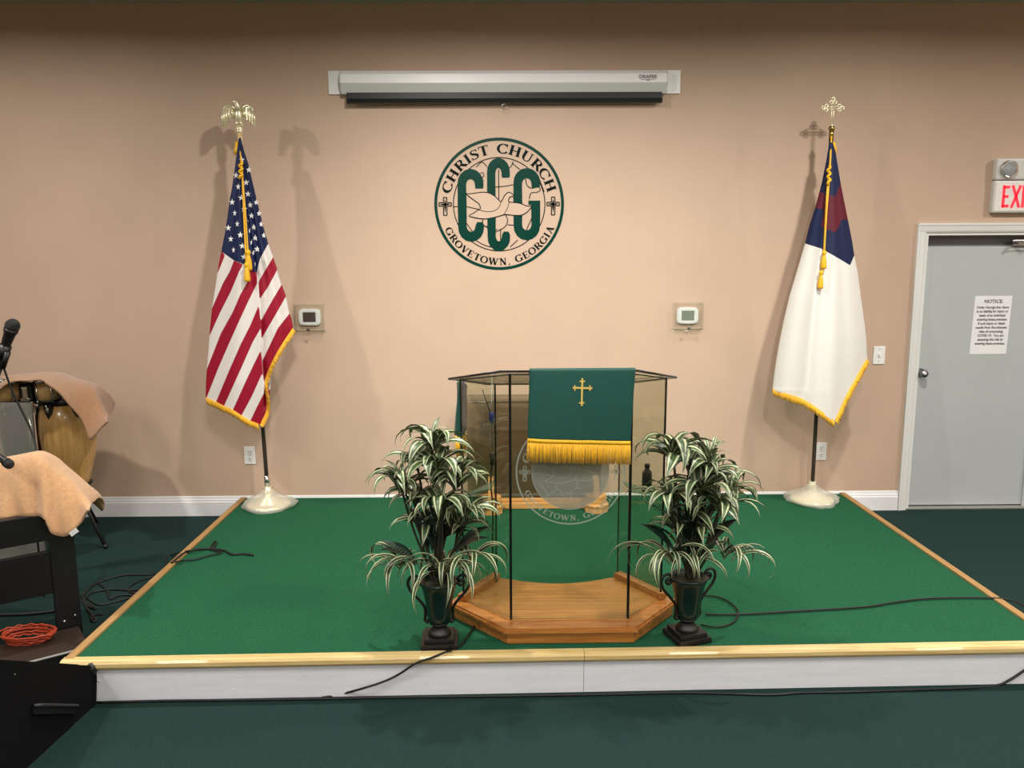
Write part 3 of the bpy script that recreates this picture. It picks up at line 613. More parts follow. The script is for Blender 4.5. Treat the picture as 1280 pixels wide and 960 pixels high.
for s_ in (-1, 1):
    b = MB(); wy = lambda x: 0.012-0.9*x*x-0.10*x
    b.prism(WG, lambda x, z, d: fin+Vector((s_*x, wy(x)+d, z)), -0.006, 0.006)
    for (x0_, z0_, x1_, z1_) in ((0.103, 0.145, 0.110, 0.046), (0.091, 0.160, 0.097, 0.046), (0.079, 0.165, 0.081, 0.054), (0.064, 0.165, 0.065, 0.074), (0.043, 0.160, 0.044, 0.098), (0.029, 0.150, 0.029, 0.106)):
        b.tube([fin+Vector((s_*x0_, wy(x0_)-0.007, z0_)), fin+Vector((s_*x1_, wy(x1_)-0.008, z1_))], [0.007, 0.004], 6)
    b.tube([fin+Vector((s_*x, wy(x)-0.004, z)) for x, z in ((0.012, 0.145), (0.045, 0.176), (0.068, 0.180), (0.089, 0.164), (0.105, 0.128))], [0.012, 0.011, 0.010, 0.009, 0.006], 8)
    b.build('eagle_wing', GOLDM, eg)
USL = [(172, 298.5), (180, 297.5), (190, 296), (210, 293.5), (235, 290), (250, 287), (270, 284.5), (290, 281.5), (310, 277.5), (330, 273.5), (350, 270.5), (360, 269), (385, 265), (410, 262.5), (440, 260.5), (460, 258.6), (480, 257.3), (499, 257), (504, 270), (509, 280), (514, 291), (521, 301), (527, 312), (532, 323)]
USR = [(172, 301), (180, 303), (188, 305), (205, 310.5), (220, 314), (235, 317.5), (250, 321), (270, 326), (290, 331), (305, 335.5), (320, 341), (335, 346), (350, 350), (370, 357.5), (390, 361.5), (400, 364.5), (410, 366.5), (430, 353.5), (450, 342), (470, 333.5), (484, 331.5), (500, 334), (515, 333), (532, 325)]
USF = [(172, 299.5), (240, 305), (300, 312), (335, 318), (345, 320.5), (365, 323), (400, 325), (440, 326.5), (460, 328), (480, 330.5), (532, 326)]
def us_depth(u, v, s_):
    xl, xr, xf = float(interp(USL, v)), float(interp(USR, v)), float(interp(USF, v)); g = min(1, max(0, (v-172)/170.0)); mpx = 0.0058
    if v > 497: xl = 257.0
    if v > 410: xr = max(xr, 366.5-0.05*(v-410))
    wl, wr = (xf-xl)*mpx, max(0.001, (xr-xf)*mpx)
    if u <= xf:
        t_ = (u-xl)/max(1e-3, xf-xl); d = 0.02+0.03*g+0.34*wl*math.sin(t_*PI*0.5)**0.8
        d += 0.010*g*math.sin(3.2*PI*t_+0.006*v)
        return d
    t_ = (u-xf)/max(1e-3, xr-xf); hid = 0.02+0.03*g+0.34*wl
    st_ = min(1.0, t_/0.035)
    low = 0.03+0.03*g+0.28*wr*math.sin(PI*min(1, t_*0.9+0.12))+0.008*g*math.sin(4*PI*t_)
    return hid*(1-st_)+low*st_
RED_US = [
 [(276.5, 313.5), (281.3, 319), (274, 337), (268, 350), (262, 345)],
 [(292.5, 325.6), (304, 330.5), (298.7, 340), (288.7, 364), (275, 391), (263, 417.5), (255, 436), (255, 404), (265.6, 384), (278.7, 354), (286.9, 340)],
 [(312, 335), (321, 340), (321.5, 354), (310, 377.5), (300, 399), (286, 430), (273, 460), (258.7, 496), (250, 515), (250, 482), (259.5, 459), (276, 417), (291, 390), (300, 369), (310, 351)],
 [(323.7, 381), (325, 396), (326, 410), (316, 427.5), (302, 459), (297.5, 469), (280, 507.5), (276, 520), (264, 516), (270, 502.5), (286, 464), (301, 430), (312.5, 407.5)],
 [(326.3, 437), (327.5, 452), (328.5, 465), (315, 495), (301, 521), (297, 530), (284, 528), (291, 512.5), (307.5, 476), (316, 458)],
 [(330, 491), (331, 480), (340, 484), (340, 520), (326, 538), (308, 538), (312.5, 527), (320, 511)],
 [(342, 320.6), (333.7, 334), (325, 349), (323, 353), (324.5, 374), (326, 372), (335, 359), (344, 342), (349, 332), (346, 318)],
 [(352.5, 355), (340, 376), (326, 401), (326.8, 424), (327.5, 422.5), (345, 392.5), (357.7, 370), (362, 362), (358, 350)],
 [(362.5, 391), (347.5, 410), (328, 451), (329.5, 478), (332, 472), (370, 430), (372, 400), (366, 386)]]
BLUE_US = [[(270, 165), (330, 165), (345, 300), (335, 305), (325, 323.7), (320.6, 341), (312, 338), (305.6, 330.8), (292.5, 325.6), (277.5, 315), (262, 305)]]
usm = flag_mat('american_flag_fabric', '#dcd5d0', '#131f45', '#96122c')
fl = make_flag(us, USL, USR, us_depth, FY-0.02, RED_US, BLUE_US, usm, fold=USF)
STARM = mat('white_star_stitching', '#e6e4e2', 0.6)
stars = [(260+x/8, 230+y/8) for x, y in ((305, 28), (335, 138), (243, 182), (270, 292), (295, 400), (205, 440), (325, 510), (230, 550), (258, 660), (345, 620), (362, 730), (362, 252), (398, 362), (418, 472), (437, 585), (458, 690), (473, 540), (493, 652), (473, 800), (510, 295), (530, 403), (557, 515), (482, 185), (402, 100), (423, 210), (437, 318), (458, 432))] + [(265+x/8, 115+y/8) for x, y in ((243, 835), (300, 680), (366, 780), (343, 905))]
def us_surf(u, v):
    xl, xr = float(interp(USL, v)), float(interp(USR, v)); u = min(max(u, xl+0.3), xr-0.3); return Vector(onY(u, v, FY-0.02-us_depth(u, v, 0)))
for (u, v) in stars:
    c0 = us_surf(u, v); ax = us_surf(u+2, v)-us_surf(u-2, v); ay = us_surf(u, v-2)-us_surf(u, v+2)
    nrm = ay.cross(ax).normalized()
    if nrm.y > 0: nrm = -nrm
    fx = min(1.0, 0.0235/max(ax.length, 1e-4)*1.0)
    b = MB(); star_mesh(b, c0+nrm*0.001, ax.normalized()*min(1.0, fx+0.1), ay.normalized(), nrm, 0.0225); b.build('star', STARM, fl)
hem = [Vector(us_surf(u, v))+Vector((0, -0.004, 0)) for u, v in ((257.5, 497), (270, 502.5), (280, 507.5), (291, 512.5), (301, 519), (312, 525.5), (323, 530))]
fringe(fl, hem, 0.046, 110, 0.0035, drop=Vector((0.10, 0, -1)).normalized())
hem = [Vector(us_surf(u, v))+Vector((0.002, -0.006, 0)) for u, v in ((366, 410.5), (353, 430), (341.5, 450), (333, 470), (331, 484), (333.5, 500), (332.5, 515), (325, 531))]
fringe(fl, hem, 0.030, 150, 0.0035, drop=Vector((0.72, -0.1, -0.7)).normalized())
# cord and tassels
cy_ = FY-0.13
def cpt(u, v, y): p = onY(u, v, y); return Vector(p)
b = MB(); b.tube(spline([cpt(299.5, 168, FY-0.018), cpt(300, 185, FY-0.04), cpt(301.5, 200, FY-0.065), cpt(303, 222, FY-0.095), cpt(306, 290, FY-0.15), cpt(308, 330, FY-0.185)], 8), 0.006, 8)
b.tube(spline([cpt(303.5, 225, FY-0.10), cpt(307, 270, FY-0.14), cpt(310, 315, FY-0.175)], 8), 0.005, 8); b.build('cord', CORDM, us)
b = MB(); kp = [cpt(301+2*math.sin(i*1.1), 202+i*1.25, FY-0.075-0.002*i+0.006*math.cos(i*1.1)) for i in range(18)]; b.tube(kp, 0.009, 7); b.build('cord_knot', CORDM, us)
b = MB(); b.lathe([(0.03, -0.05), (0.028, -0.02), (0.021, 0.0), (0.017, 0.03)], cpt(297.5, 183, FY-0.01), 12); b.build('gold_sleeve', CORDM, us)
tassel(us, cpt(310, 312, FY-0.185), 0.135, 0.022); tassel(us, cpt(308, 328, FY-0.20), 0.125, 0.021)

# --- white and blue flag
baseR = Vector((2.255, -0.215, sz(-0.215)))
cf = thing('flag_stand', 'white flag with blue canton and red cross on a pole topped by a gold cross', 'flag', baseR, 'indoor flags on stands')
flag_base(cf, baseR, False)
ptop = onY(1039.5, 163, FY); pA = baseR+Vector((0, 0, 0.04)); pB = Vector((ptop.x, FY, ptop.z)); pd = (pB-pA).normalized()
b = MB(); b.tube([pA, pB], 0.0145, 14); b.build('pole', POLE, cf)
b = MB(); b.ball(pB+pd*0.012, 0.021, 14, 10); b.tube([pB-pd*0.05, pB], 0.016, 12); b.build('pole_tip', BRASS, cf)
fin = pB+pd*0.03; b = MB(); cz_ = 0.115
def tre(c, dx, dz):                                     # trefoil end
    for ox, oz in ((dx*0.022, dz*0.022), (dz*0.013, dx*0.013), (-dz*0.013, -dx*0.013)): b.tube([c+Vector((ox+0.0105*math.cos(2*PI*i/12), 0, oz+0.0105*math.sin(2*PI*i/12))) for i in range(12)], 0.0042, 6, closed=True)
for s_ in (-1, 1): b.tube([fin+Vector((s_*0.007, 0, -0.01)), fin+Vector((s_*0.007, 0, 0.15))], 0.0035, 6)
for s_ in (-1, 1): b.tube([fin+Vector((-0.045, 0, cz_+s_*0.007)), fin+Vector((0.045, 0, cz_+s_*0.007))], 0.0035, 6)
tre(fin+Vector((0, 0, 0.15)), 0, 1); tre(fin+Vector((0.043, 0, cz_)), 1, 0); tre(fin+Vector((-0.043, 0, cz_)), -1, 0)
b.lathe([(0.016, -0.02), (0.012, 0), (0.008, 0.015)], fin, 12); b.build('cross_finial', GOLDM, cf)
CFL = [(178, 1037), (190, 1034.5), (200, 1033), (230, 1027), (245, 1023), (260, 1019), (280, 1012.5), (304, 1006.5), (340, 996), (370, 987), (400, 980), (430, 974), (460, 969), (487, 965.5), (494, 985), (501, 1005), (514, 1025), (527, 1042)]
CFR = [(178, 1041), (188, 1044), (205, 1047), (230, 1051), (260, 1057), (300, 1065), (320, 1068), (340, 1072), (370, 1076), (400, 1080), (420, 1082.5), (449, 1084), (465, 1075), (492, 1060), (527, 1044)]
def cf_depth(u, v, s_):
    xl, xr = float(interp(CFL, v)), float(interp(CFR, v)); t_ = min(1, max(0, (u-xl)/max(1e-3, xr-xl))); g = min(1, max(0, (v-178)/200.0))
    if v > 449: xl, xr = min(xl, max(965, xl if v < 487 else 965)), 1084; t_ = min(1, max(0, (u-xl)/(xr-xl)))
    ww = (xr-xl)*0.0058; d = 0.02+0.02*g+0.27*ww*math.sin(PI*t_)**0.8
    return d+0.010*g*math.sin(7*PI*t_+0.4)*math.sin(PI*t_)+0.010*g*math.exp(-((t_-0.36)/0.05)**2)
sc_ = lambda L: [(990+x/6.4, 220+y/6.4) for x, y in L]
RED_CF = [sc_([(180, 122), (225, 129), (300, 150), (345, 165), (372, 95), (388, 65), (420, 60), (460, 352), (432, 352), (403, 343), (350, 450), (290, 432), (232, 402), (256, 268), (188, 255), (150, 250)])]
BLUE_CF = [[(960, 290), (1006.4, 304.4), (1026, 310.6), (1043, 320), (1062.6, 331.7), (1067.6, 320), (1090, 300), (1060, 150), (1010, 150)]]
# the red cross lies on the blue canton: give red priority
cfm = flag_mat('white_blue_flag_fabric', '#dcd9d2', '#5a1426', '#121d42')
cfl = make_flag(cf, CFL, CFR, cf_depth, FY-0.02, BLUE_CF, RED_CF, cfm)
def cf_surf(u, v): return Vector(onY(u, v, FY-0.025-cf_depth(u, v, 0)))
fringe(cfl, [cf_surf(u, v) for u, v in ((966, 486), (985, 493), (1005, 500), (1025, 513), (1043, 526))], 0.048, 115, 0.0035, drop=Vector((0.05, 0, -1)).normalized())
fringe(cfl, [cf_surf(u, v) for u, v in ((1083.5, 449), (1075, 464), (1060, 491), (1044, 526))], 0.034, 130, 0.0035, drop=Vector((0.6, -0.1, -0.75)).normalized())
b = MB(); b.tube(spline([cpt(1039.5, 170, FY-0.018), cpt(1038.5, 185, FY-0.045), cpt(1037.5, 205, FY-0.08), cpt(1034, 240, FY-0.12), cpt(1029, 330, FY-0.19), cpt(1026.5, 345, FY-0.205)], 8), 0.006, 8)
b.tube(spline([cpt(1036.5, 225, FY-0.11), cpt(1033, 270, FY-0.15), cpt(1030.5, 315, FY-0.185)], 8), 0.005, 8); b.build('cord', CORDM, cf)
b = MB(); b.tube([cpt(1036.2+1.8*math.sin(i*1.1), 207+i*1.4, FY-0.095-0.002*i+0.006*math.cos(i*1.1)) for i in range(18)], 0.009, 7); b.build('cord_knot', CORDM, cf)
b = MB(); b.lathe([(0.026, -0.06), (0.026, -0.02), (0.02, 0.0), (0.017, 0.02)], cpt(1041, 182, FY-0.012), 12); b.build('gold_sleeve', CORDM, cf)
tassel(cf, cpt(1030.5, 313, FY-0.195), 0.12, 0.020); tassel(cf, cpt(1026.5, 338, FY-0.215), 0.12, 0.019)

# ------------------------------------------------------------------ pulpit
pu = thing('glass_pulpit', 'hexagonal glass pulpit with sloping top on a honey oak base', 'pulpit', (0.3, -2.2, sz(-2.2)))
BH = 0.08
def pz(y): return sz(y)
BASE = [(0.016, -2.505), (0.600, -2.505), (0.842, -2.195), (0.655, -1.865), (-0.060, -1.865), (-0.255, -2.195)]
def arcpts(y0, x1, x0, dep, n=14):
    return [(x1+(x0-x1)*i/n, y0-dep*math.sin(PI*i/n)) for i in range(1, n)]
def grow(poly, d):
    c = Vector((0.295, -2.19)); out = []
    for x, y in poly: v = Vector((x, y))-c; out.append(tuple(c+v*(1+d/v.length)))
    return out
poly = BASE[:4]+arcpts(-1.865, 0.655, -0.060, 0.115)+BASE[4:]
b = MB(); b.prism(poly, lambda x, y, d: (x, y, pz(y)+d), 0, 0.055); b.build('plinth', OAK, pu)
LP = grow(BASE, 0.022); polyl = LP[:4]+arcpts(LP[3][1], LP[3][0], LP[4][0], 0.115)+LP[4:]
b = MB(); b.prism(polyl, lambda x, y, d: (x, y, pz(y)+d), 0.0551, 0.068)
pl3 = grow(BASE, 0.012); pp = pl3[:4]+arcpts(pl3[3][1], pl3[3][0], pl3[4][0], 0.115)+pl3[4:]
b.prism(pp, lambda x, y, d: (x, y, pz(y)+d), 0.068, 0.078); b.build('moulded_lip', OAK, pu)
INS = [(0.035, -2.432), (0.583, -2.432), (0.790, -2.18), (0.612, -1.885), (-0.040, -1.885), (-0.205, -2.18)]
pin = INS[:4]+arcpts(-1.885, 0.612, -0.040, 0.10)+INS[4:]
b = MB(); b.prism(pin, lambda x, y, d: (x, y, pz(y)+d), 0.0781, 0.082); b.build('deck', OAKT, pu)
def topz(y): return 1.458-0.25*(y+2.45)
PV = [(0.035, -2.42), (0.583, -2.42), (0.783, -2.18), (0.605, -1.90), (-0.036, -1.90), (-0.198, -2.18)]
def panel(a, c, m, name='glass_panel', th=0.006):
    A, C = Vector(a), Vector(c); n_ = Vector((-(C-A).y, (C-A).x)).normalized()*th/2
    b = MB(); q = [A-n_, C-n_, C+n_, A+n_]
    b.add([(v.x, v.y, pz(v.y)+0.082) for v in q]+[(v.x, v.y, topz(v.y)-0.014) for v in q], [(3, 2, 1, 0), (4, 5, 6, 7), (0, 1, 5, 4), (1, 2, 6, 5), (2, 3, 7, 6), (3, 0, 4, 7)]); return b.build(name, m, pu)
for a, c in ((0, 1), (1, 2), (2, 3), (4, 5), (5, 0)): panel(PV[a], PV[c], TINT)
EDGE = mat('black_edge_seal', '#070707', 0.35)
for i, r_ in ((0, 0.0058), (1, 0.0058), (2, 0.0042), (5, 0.0042), (3, 0.003), (4, 0.0045)):
    x, y = PV[i]; b = MB(); b.box(x-r_, x+r_, y-r_-0.002, y+r_, pz(y)+0.082, topz(y)-0.012); b.build('edge_strip', EDGE, pu)
for a, c in ((2, 3), (5, 4)):
    A, C = Vector(PV[a]), Vector(PV[c]); d_ = (C-A).normalized(); n_ = Vector((-d_.y, d_.x)); A = A-d_*0.02; b = MB()
    q = [A+n_*0.022, C+n_*0.022, C-n_*0.022, A-n_*0.022]
    b.prism([tuple(v) for v in q], lambda x, y, d: (x, y, pz(y)+d), 0.0825, 0.112); b.build('base_rail', OAK, pu)
TV = [(-0.009, -2.455), (0.602, -2.455), (0.848, -2.10), (0.655, -1.76), (-0.075, -1.76), (-0.258, -2.10)]
b = MB(); b.prism(TV, lambda x, y, d: (x, y, topz(y)+d), -0.010, 0.0); tp = b.build('glass_top', TINT, pu)
b = MB()
for i in (0, 1, 2, 3, 4, 5):
    A, C = TV[i], TV[(i+1) % 6]; b.tube([(A[0], A[1], topz(A[1])-0.005), (C[0], C[1], topz(C[1])-0.005)], 0.0052, 6)
b.build('top_edge', EDGE, tp)
b = MB()
for i in (0, 1, 2, 4, 5):
    if i == 3: continue
    A, C = PV[i], PV[(i+1) % 6]; b.tube([(A[0], A[1], topz(A[1])-0.016), (C[0], C[1], topz(C[1])-0.016)], 0.003, 6)
b.build('panel_top_seal', EDGE, pu)
b = MB(); zS = 0.795
b.prism([(-0.190, -2.175), (-0.055, -2.06), (-0.045, -1.915), (-0.115, -2.04)], lambda x, y, d: (x, y, d), zS, zS+0.008); b.build('glass_shelf', SHELF, pu)
b = MB(); b.prism([(0.775, -2.175), (0.640, -2.12), (0.620, -1.925), (0.70, -2.05)], lambda x, y, d: (x, y, d), zS-0.004, zS+0.004); b.build('glass_shelf', SHELF, pu)
et = bpy.data.objects.new('etched_emblem', None); COL.objects.link(et); et.parent = pu; et.location = Vector((0.309, -2.428, 0.74))-wloc(pu)
emblem_parts(et, 0.309, -2.4255, 0.985, 0.250, FROST, FROST, None, FROSTD, 0.03)

# bottle on the right hand shelf
bt = thing('bottle', 'small brown glass bottle on the shelf inside the pulpit', 'bottle', (0.712, -2.12, zS+0.004))
b = MB(); bc = Vector((0.712, -2.12, zS+0.004)); b.lathe([(0.021, 0), (0.025, 0.003), (0.025, 0.090), (0.021, 0.104), (0.011, 0.112), (0.011, 0.122)], bc, 20); b.build('glass_body', BOTTLE, bt)
b = MB(); b.lathe([(0.0135, 0.120), (0.0135, 0.138), (0.012, 0.140)], bc, 16); b.build('cap', BLACKP, bt)
b = MB(); b.lathe([(0.0255, 0.012), (0.0255, 0.026)], bc, 20, cap=False); b.build('label_band', mat('pale_bottle_label', '#b9b3ad', 0.6), bt)

# hanging microphone in the pulpit
mcx, mcy = -0.045, -1.96
hm = thing('gooseneck_microphone', 'thin gooseneck microphone with blue band hanging inside the pulpit', 'microphone', (mcx, mcy, pz(mcy)+0.083))
m0 = onY(614.5, 522, mcy); b = MB(); b.tube([onY(614.8, 476, mcy), m0, onY(615, 560, mcy)], 0.003, 6); b.build('rod', STEEL, hm)
b = MB(); b.lathe([(0.006, -0.03), (0.014, -0.02), (0.014, 0.02), (0.008, 0.03)], m0, 12); b.build('blue_capsule', mat('blue_plastic', '#1f2a66', 0.4), hm)
b = MB(); b.lathe([(0.010, -0.03), (0.012, -0.02), (0.012, 0.025), (0.006, 0.035)], onY(615, 574, mcy), 12); b.build('plug', BLACKP, hm)
b = MB(); b.tube(spline([onY(615, 580, mcy), onY(613.5, 600, mcy), onY(616, 640, mcy), onY(616, 690, mcy), (mcx+0.01, mcy, pz(mcy)+0.088)], 6), 0.0045, 6); b.build('cable', CABLE, hm)
b = MB(); b.tube([onY(603, 487, mcy-0.02), onY(609, 505, mcy-0.01), onY(614, 518, mcy)], 0.0025, 6); b.build('arm', BLACKP, hm)

# parament over the front
pr = thing('pulpit_cloth', 'green satin parament with gold cross and fringe over the pulpit front', 'cloth', (0.35, -2.47, 1.03))
def para_pt(a, v):                                   # a 0..1 across, v 0 top edge .. 1 hem
    xl, xr = 0.122-0.010*v, 0.590-0.016*v; x = xl+(xr-xl)*a
    z = 1.468-(1.468-(1.148-0.018*a))*v
    f_ = 0.010*v*math.sin(PI*(a*1.2+0.1))+0.007*v*v*math.exp(-((a-0.42-0.08*v)/0.07)**2)+0.005*v*v*math.sin(9*a)
    return Vector((x, -2.4655-f_, z))
rows = []
for k in range(9):                                   # lying on the sloping top
    y = -2.20-0.255*k/8; rows.append([Vector((0.122+0.468*j/30, y, topz(y)+0.003)) for j in range(31)])
for k in range(25): rows.append([para_pt(j/30, k/24) for j in range(31)])
b = MB(); b.grid(rows); b.build('cloth_panel', PARA, pr, solid=0.003)
hp = [para_pt(j/10, 1.0)+Vector((0, -0.004, 0)) for j in range(11)]
b = MB(); rows = [[p+Vector((0, 0, 0.006)) for p in hp], [p+Vector((0, -0.002, -0.010)) for p in hp]]; b.grid(rows); b.build('gold_braid', CORDM, pr, solid=0.004)
fringe(pr, [p+Vector((0, 0, -0.004)) for p in hp], 0.098, 170, 0.0022, jit=0.06)
def pcx(u, v):
    xc, zc = 0.352, 1.36
    return (xc+u, zc+v)
b = MB()
def thread(x0, z0, x1, z1, w_):
    p, q = Vector((x0, z0)), Vector((x1, z1)); d_ = (q-p).normalized(); n_ = Vector((-d_.y, d_.x))*w_/2
    b.prism([tuple(p-n_), tuple(q-n_), tuple(q+n_), tuple(p+n_)], lambda x, z, d: (x, -2.4675-0.010*(1.468-z)/0.32*math.sin(PI*((x-0.12)/0.47*1.2+0.1))+d, z), 0.0, -0.004)
cxm = 0.3545; tz = 1.424; bz = 1.300; hz = 1.380
thread(cxm, tz, cxm-0.002, bz, 0.008); thread(cxm-0.042, hz+0.002, cxm+0.044, hz-0.001, 0.008)
for (x, z, dx, dz) in ((cxm, tz-0.014, 1, 0), (cxm-0.002, bz+0.014, 1, 0), (cxm-0.033, hz+0.001, 0, 1), (cxm+0.034, hz, 0, 1)): thread(x-dx*0.012, z-dz*0.012, x+dx*0.012, z+dz*0.012, 0.006)
b.build('gold_cross', GOLDT, pr)
# narrow cloth hanging off the left corner
pl = thing('pulpit_cloth', 'narrow green cloth with purple lining seen edge-on at the pulpit left corner', 'cloth', (-0.205, -1.95, 0.95))
def side_cloth(name, m, path, ztop, zbot):
    P_ = spline([Vector((x, y, 0)) for x, y in path], 5); rows = []
    for k in range(13):
        v = k/12; rows.append([Vector((p.x-0.012*v+0.004*math.sin(5*v+0.4*i), p.y, (ztop-0.25*(p.y+2.12))*(1-v)+zbot*v)) for i, p in enumerate(P_)])
    b = MB(); b.grid(rows); return b.build(name, m, pl, solid=0.003)
side_cloth('cloth_panel', PARA, [(-0.226, -1.97), (-0.214, -2.035), (-0.200, -2.04), (-0.203, -1.95), (-0.190, -1.80)], 1.364, 1.06); side_cloth('lining', PURP, [(-0.196, -2.035), (-0.192, -1.95), (-0.180, -1.80)], 1.362, 1.045)
fringe(pl, [(-0.238, -1.975, 1.062), (-0.226, -2.035, 1.062), (-0.212, -2.04, 1.062), (-0.205, -1.82, 1.062)], 0.10, 70, 0.0025, jit=0.06)
fringe(pl, [(-0.206, -2.035, 1.045), (-0.200, -1.95, 1.045), (-0.192, -1.80, 1.045)], 0.10, 60, 0.0025, jit=0.06)

# ------------------------------------------------------------------ glass table by the wall, behind the pulpit
gt = thing('glass_table', 'tinted glass communion table with oak rail and octagonal feet behind the pulpit', 'table', (0.28, -0.4, sz(-0.4)))
for u, v in ((614, 640), (745, 638)):
    c = onS(u, v); z0 = sz(c.y)
    b = MB(); b.lathe([(0.085, 0), (0.085, 0.04), (0.092, 0.045), (0.092, 0.055), (0.075, 0.065), (0.075, 0.115)], (c.x, c.y, z0), 8, smooth=False, M=Matrix.Rotation(PI/8, 4, 'Z')); b.build('octagonal_foot', OAKL, gt)
    b = MB(); b.prism([(c.x-0.02, c.y-0.03), (c.x+0.02, c.y-0.03), (c.x+0.02, c.y+0.06), (c.x-0.02, c.y+0.06)], lambda x, y, d: (x if d else x, y+(0.02 if d else 0), z0+0.115+(0.12 if d else 0)), 0, 1); b.build('upright', OAKL, gt)
b = MB(); b.bbox(-0.02, 0.60, -0.36, -0.27, sz(-0.3), sz(-0.3)+0.045, 0.006); b.bbox(-0.02, 0.60, -0.34, -0.29, sz(-0.3)+0.045, sz(-0.3)+0.07, 0.006); b.build('base_rail', OAKL, gt)
b = MB(); b.box(-0.25, 0.70, -0.325, -0.313, sz(-0.3)+0.068, 0.93); b.build('glass_panel', TINT2, gt)
b = MB(); b.bbox(-0.26, 0.78, -0.47, -0.20, 0.93, 0.945, 0.003); b.build('glass_top', TINT2, gt)

# ------------------------------------------------------------------ plants
def leaf_mesh(name, L, W, a0, droop, mt, n=9, fold=0.25, tip=0.5):
    """arching blade in the local XZ plane, growing along +X"""
    vs, fs, uv = [], [], []; x = z = 0.0; a = a0
    for i in range(n+1):
        t_ = i/n; wd = W*(math.sin(PI*min(1, (t_*0.9+0.10)))**0.7)*(1 if t_ < tip else max(0.02, 1-((t_-tip)/(1-tip))**1.6))
        nx, nz = -math.sin(a), math.cos(a)
        for q in (-1, -0.5, 0, 0.5, 1):
            lift = fold*wd*abs(q)*0.5; vs.append((x+nx*lift, q*wd/2, z+nz*lift)); uv.append((q*0.5+0.5, t_))
        x += L/n*math.cos(a); z += L/n*math.sin(a); a -= droop/n*(0.5+1.0*t_)
    for i in range(n):
        for j in range(4): fs.append((i*5+j, i*5+j+1, (i+1)*5+j+1, (i+1)*5+j))
    me = bpy.data.meshes.new(name); me.from_pydata(vs, [], fs); me.update(); me.polygons.foreach_set('use_smooth', [True]*len(fs))
    ul = me.uv_layers.new(name='UVMap')
    for lp in me.loops: ul.data[lp.index].uv = uv[lp.vertex_index]
    me.materials.append(mt); return me
def stripe_leaf(name, dark, pale, cuts):
    m = bpy.data.materials.new(name); m.use_nodes = True; N = m.node_tree.nodes; L = m.node_tree.links; bs = N['Principled BSDF']; bs.inputs['Roughness'].default_value = 0.42
    uvn = N.new('ShaderNodeUVMap'); sx = N.new('ShaderNodeSeparateXYZ'); L.new(uvn.outputs[0], sx.inputs[0])
    cr = N.new('ShaderNodeValToRGB'); L.new(sx.outputs[0], cr.inputs[0]); el = cr.color_ramp.elements
    st_ = [(0.0, dark)]
    for p, c in cuts: st_.append((p, c))
    el[0].position = 0; el[0].color = lin(st_[0][1]); el[1].position = 1.0; el[1].color = lin(dark)
    for p, c in st_[1:]: e = el.new(p); e.color = lin(c)
    oi = N.new('ShaderNodeObjectInfo'); hs_ = N.new('ShaderNodeHueSaturation'); mr = N.new('ShaderNodeMapRange'); mr.inputs[3].default_value = 0.7; mr.inputs[4].default_value = 1.2
    L.new(oi.outputs['Random'], mr.inputs[0]); L.new(mr.outputs[0], hs_.inputs['Value']); L.new(cr.outputs[0], hs_.inputs['Color']); L.new(hs_.outputs[0], bs.inputs['Base Color']); return m
dk, pl_, md_ = '#283d26', '#b9be94', '#4c613e'
SL = stripe_leaf('striped_dracaena_leaf', dk, pl_, [(0.10, dk), (0.16, pl_), (0.26, pl_), (0.32, dk), (0.46, md_), (0.54, md_), (0.66, dk), (0.72, pl_), (0.84, pl_), (0.90, dk)])
SP = stripe_leaf('cream_edged_leaf', '#c3c79c', '#c3c79c', [(0.16, '#c3c79c'), (0.24, '#3d5034'), (0.5, '#2c3f28'), (0.76, '#3d5034'), (0.84, '#c3c79c')])
LEAVES = {'d': [leaf_mesh('leaf', 0.265, 0.056, 0.75+0.14*i, 2.3+0.4*i, SL, fold=0.3, tip=0.62) for i in range(5)],
          'u': [leaf_mesh('leaf', 0.19, 0.026, 1.1+0.08*i, 1.4+0.4*i, SL) for i in range(4)],
          's': [leaf_mesh('leaf', 0.36, 0.030, 0.50+0.16*i, 2.9+0.4*i, SP, n=12) for i in range(5)],
          'b': [leaf_mesh('leaf', 0.20, 0.075, 0.7+0.15*i, 0.9+0.3*i, DLEAF, fold=0.2, tip=0.4) for i in range(3)],
          'n': [leaf_mesh('leaf', 0.36, 0.014, 1.25+0.1*i, 0.4+0.4*i, DLEAF, fold=0.1) for i in range(3)]}
def frond_mesh(L=0.22):
    vs, fs = [], []; n = 16; a = 0.7; x = z = 0
    for i in range(n):
        t_ = i/n; l = 0.045*math.sin(PI*(0.12+0.85*t_))
        for q in (-1, 1):
            k = len(vs); vs += [(x, 0, z), (x+0.009, q*0.003, z+0.002), (x+0.018, q*l, z-0.2*l)]; fs.append((k, k+1, k+2))
        k = len(vs); nx_, nz_ = x+L/n*math.cos(a), z+L/n*math.sin(a); vs += [(x, -0.002, z), (x, 0.002, z), (nx_, 0.0015, nz_), (nx_, -0.0015, nz_)]; fs.append((k, k+1, k+2, k+3))
        x, z = nx_, nz_; a -= 1.3/n
    me = bpy.data.meshes.new('fern_frond'); me.from_pydata(vs, [], fs); me.update(); me.materials.append(FLEAF); return me
FROND = frond_mesh()
def put_leaf(root, me, p, az, roll=0.0, sc=1.0, tilt=0.0, name='leaf'):
    o = bpy.data.objects.new(name, me); COL.objects.link(o); o.parent = root
    o.matrix_local = Matrix.Translation(Vector(p)-wloc(root)) @ Matrix.Rotation(az, 4, 'Z') @ Matrix.Rotation(tilt, 4, 'Y') @ Matrix.Rotation(roll, 4, 'X') @ Matrix.Diagonal((sc, sc, sc, 1))
    return o
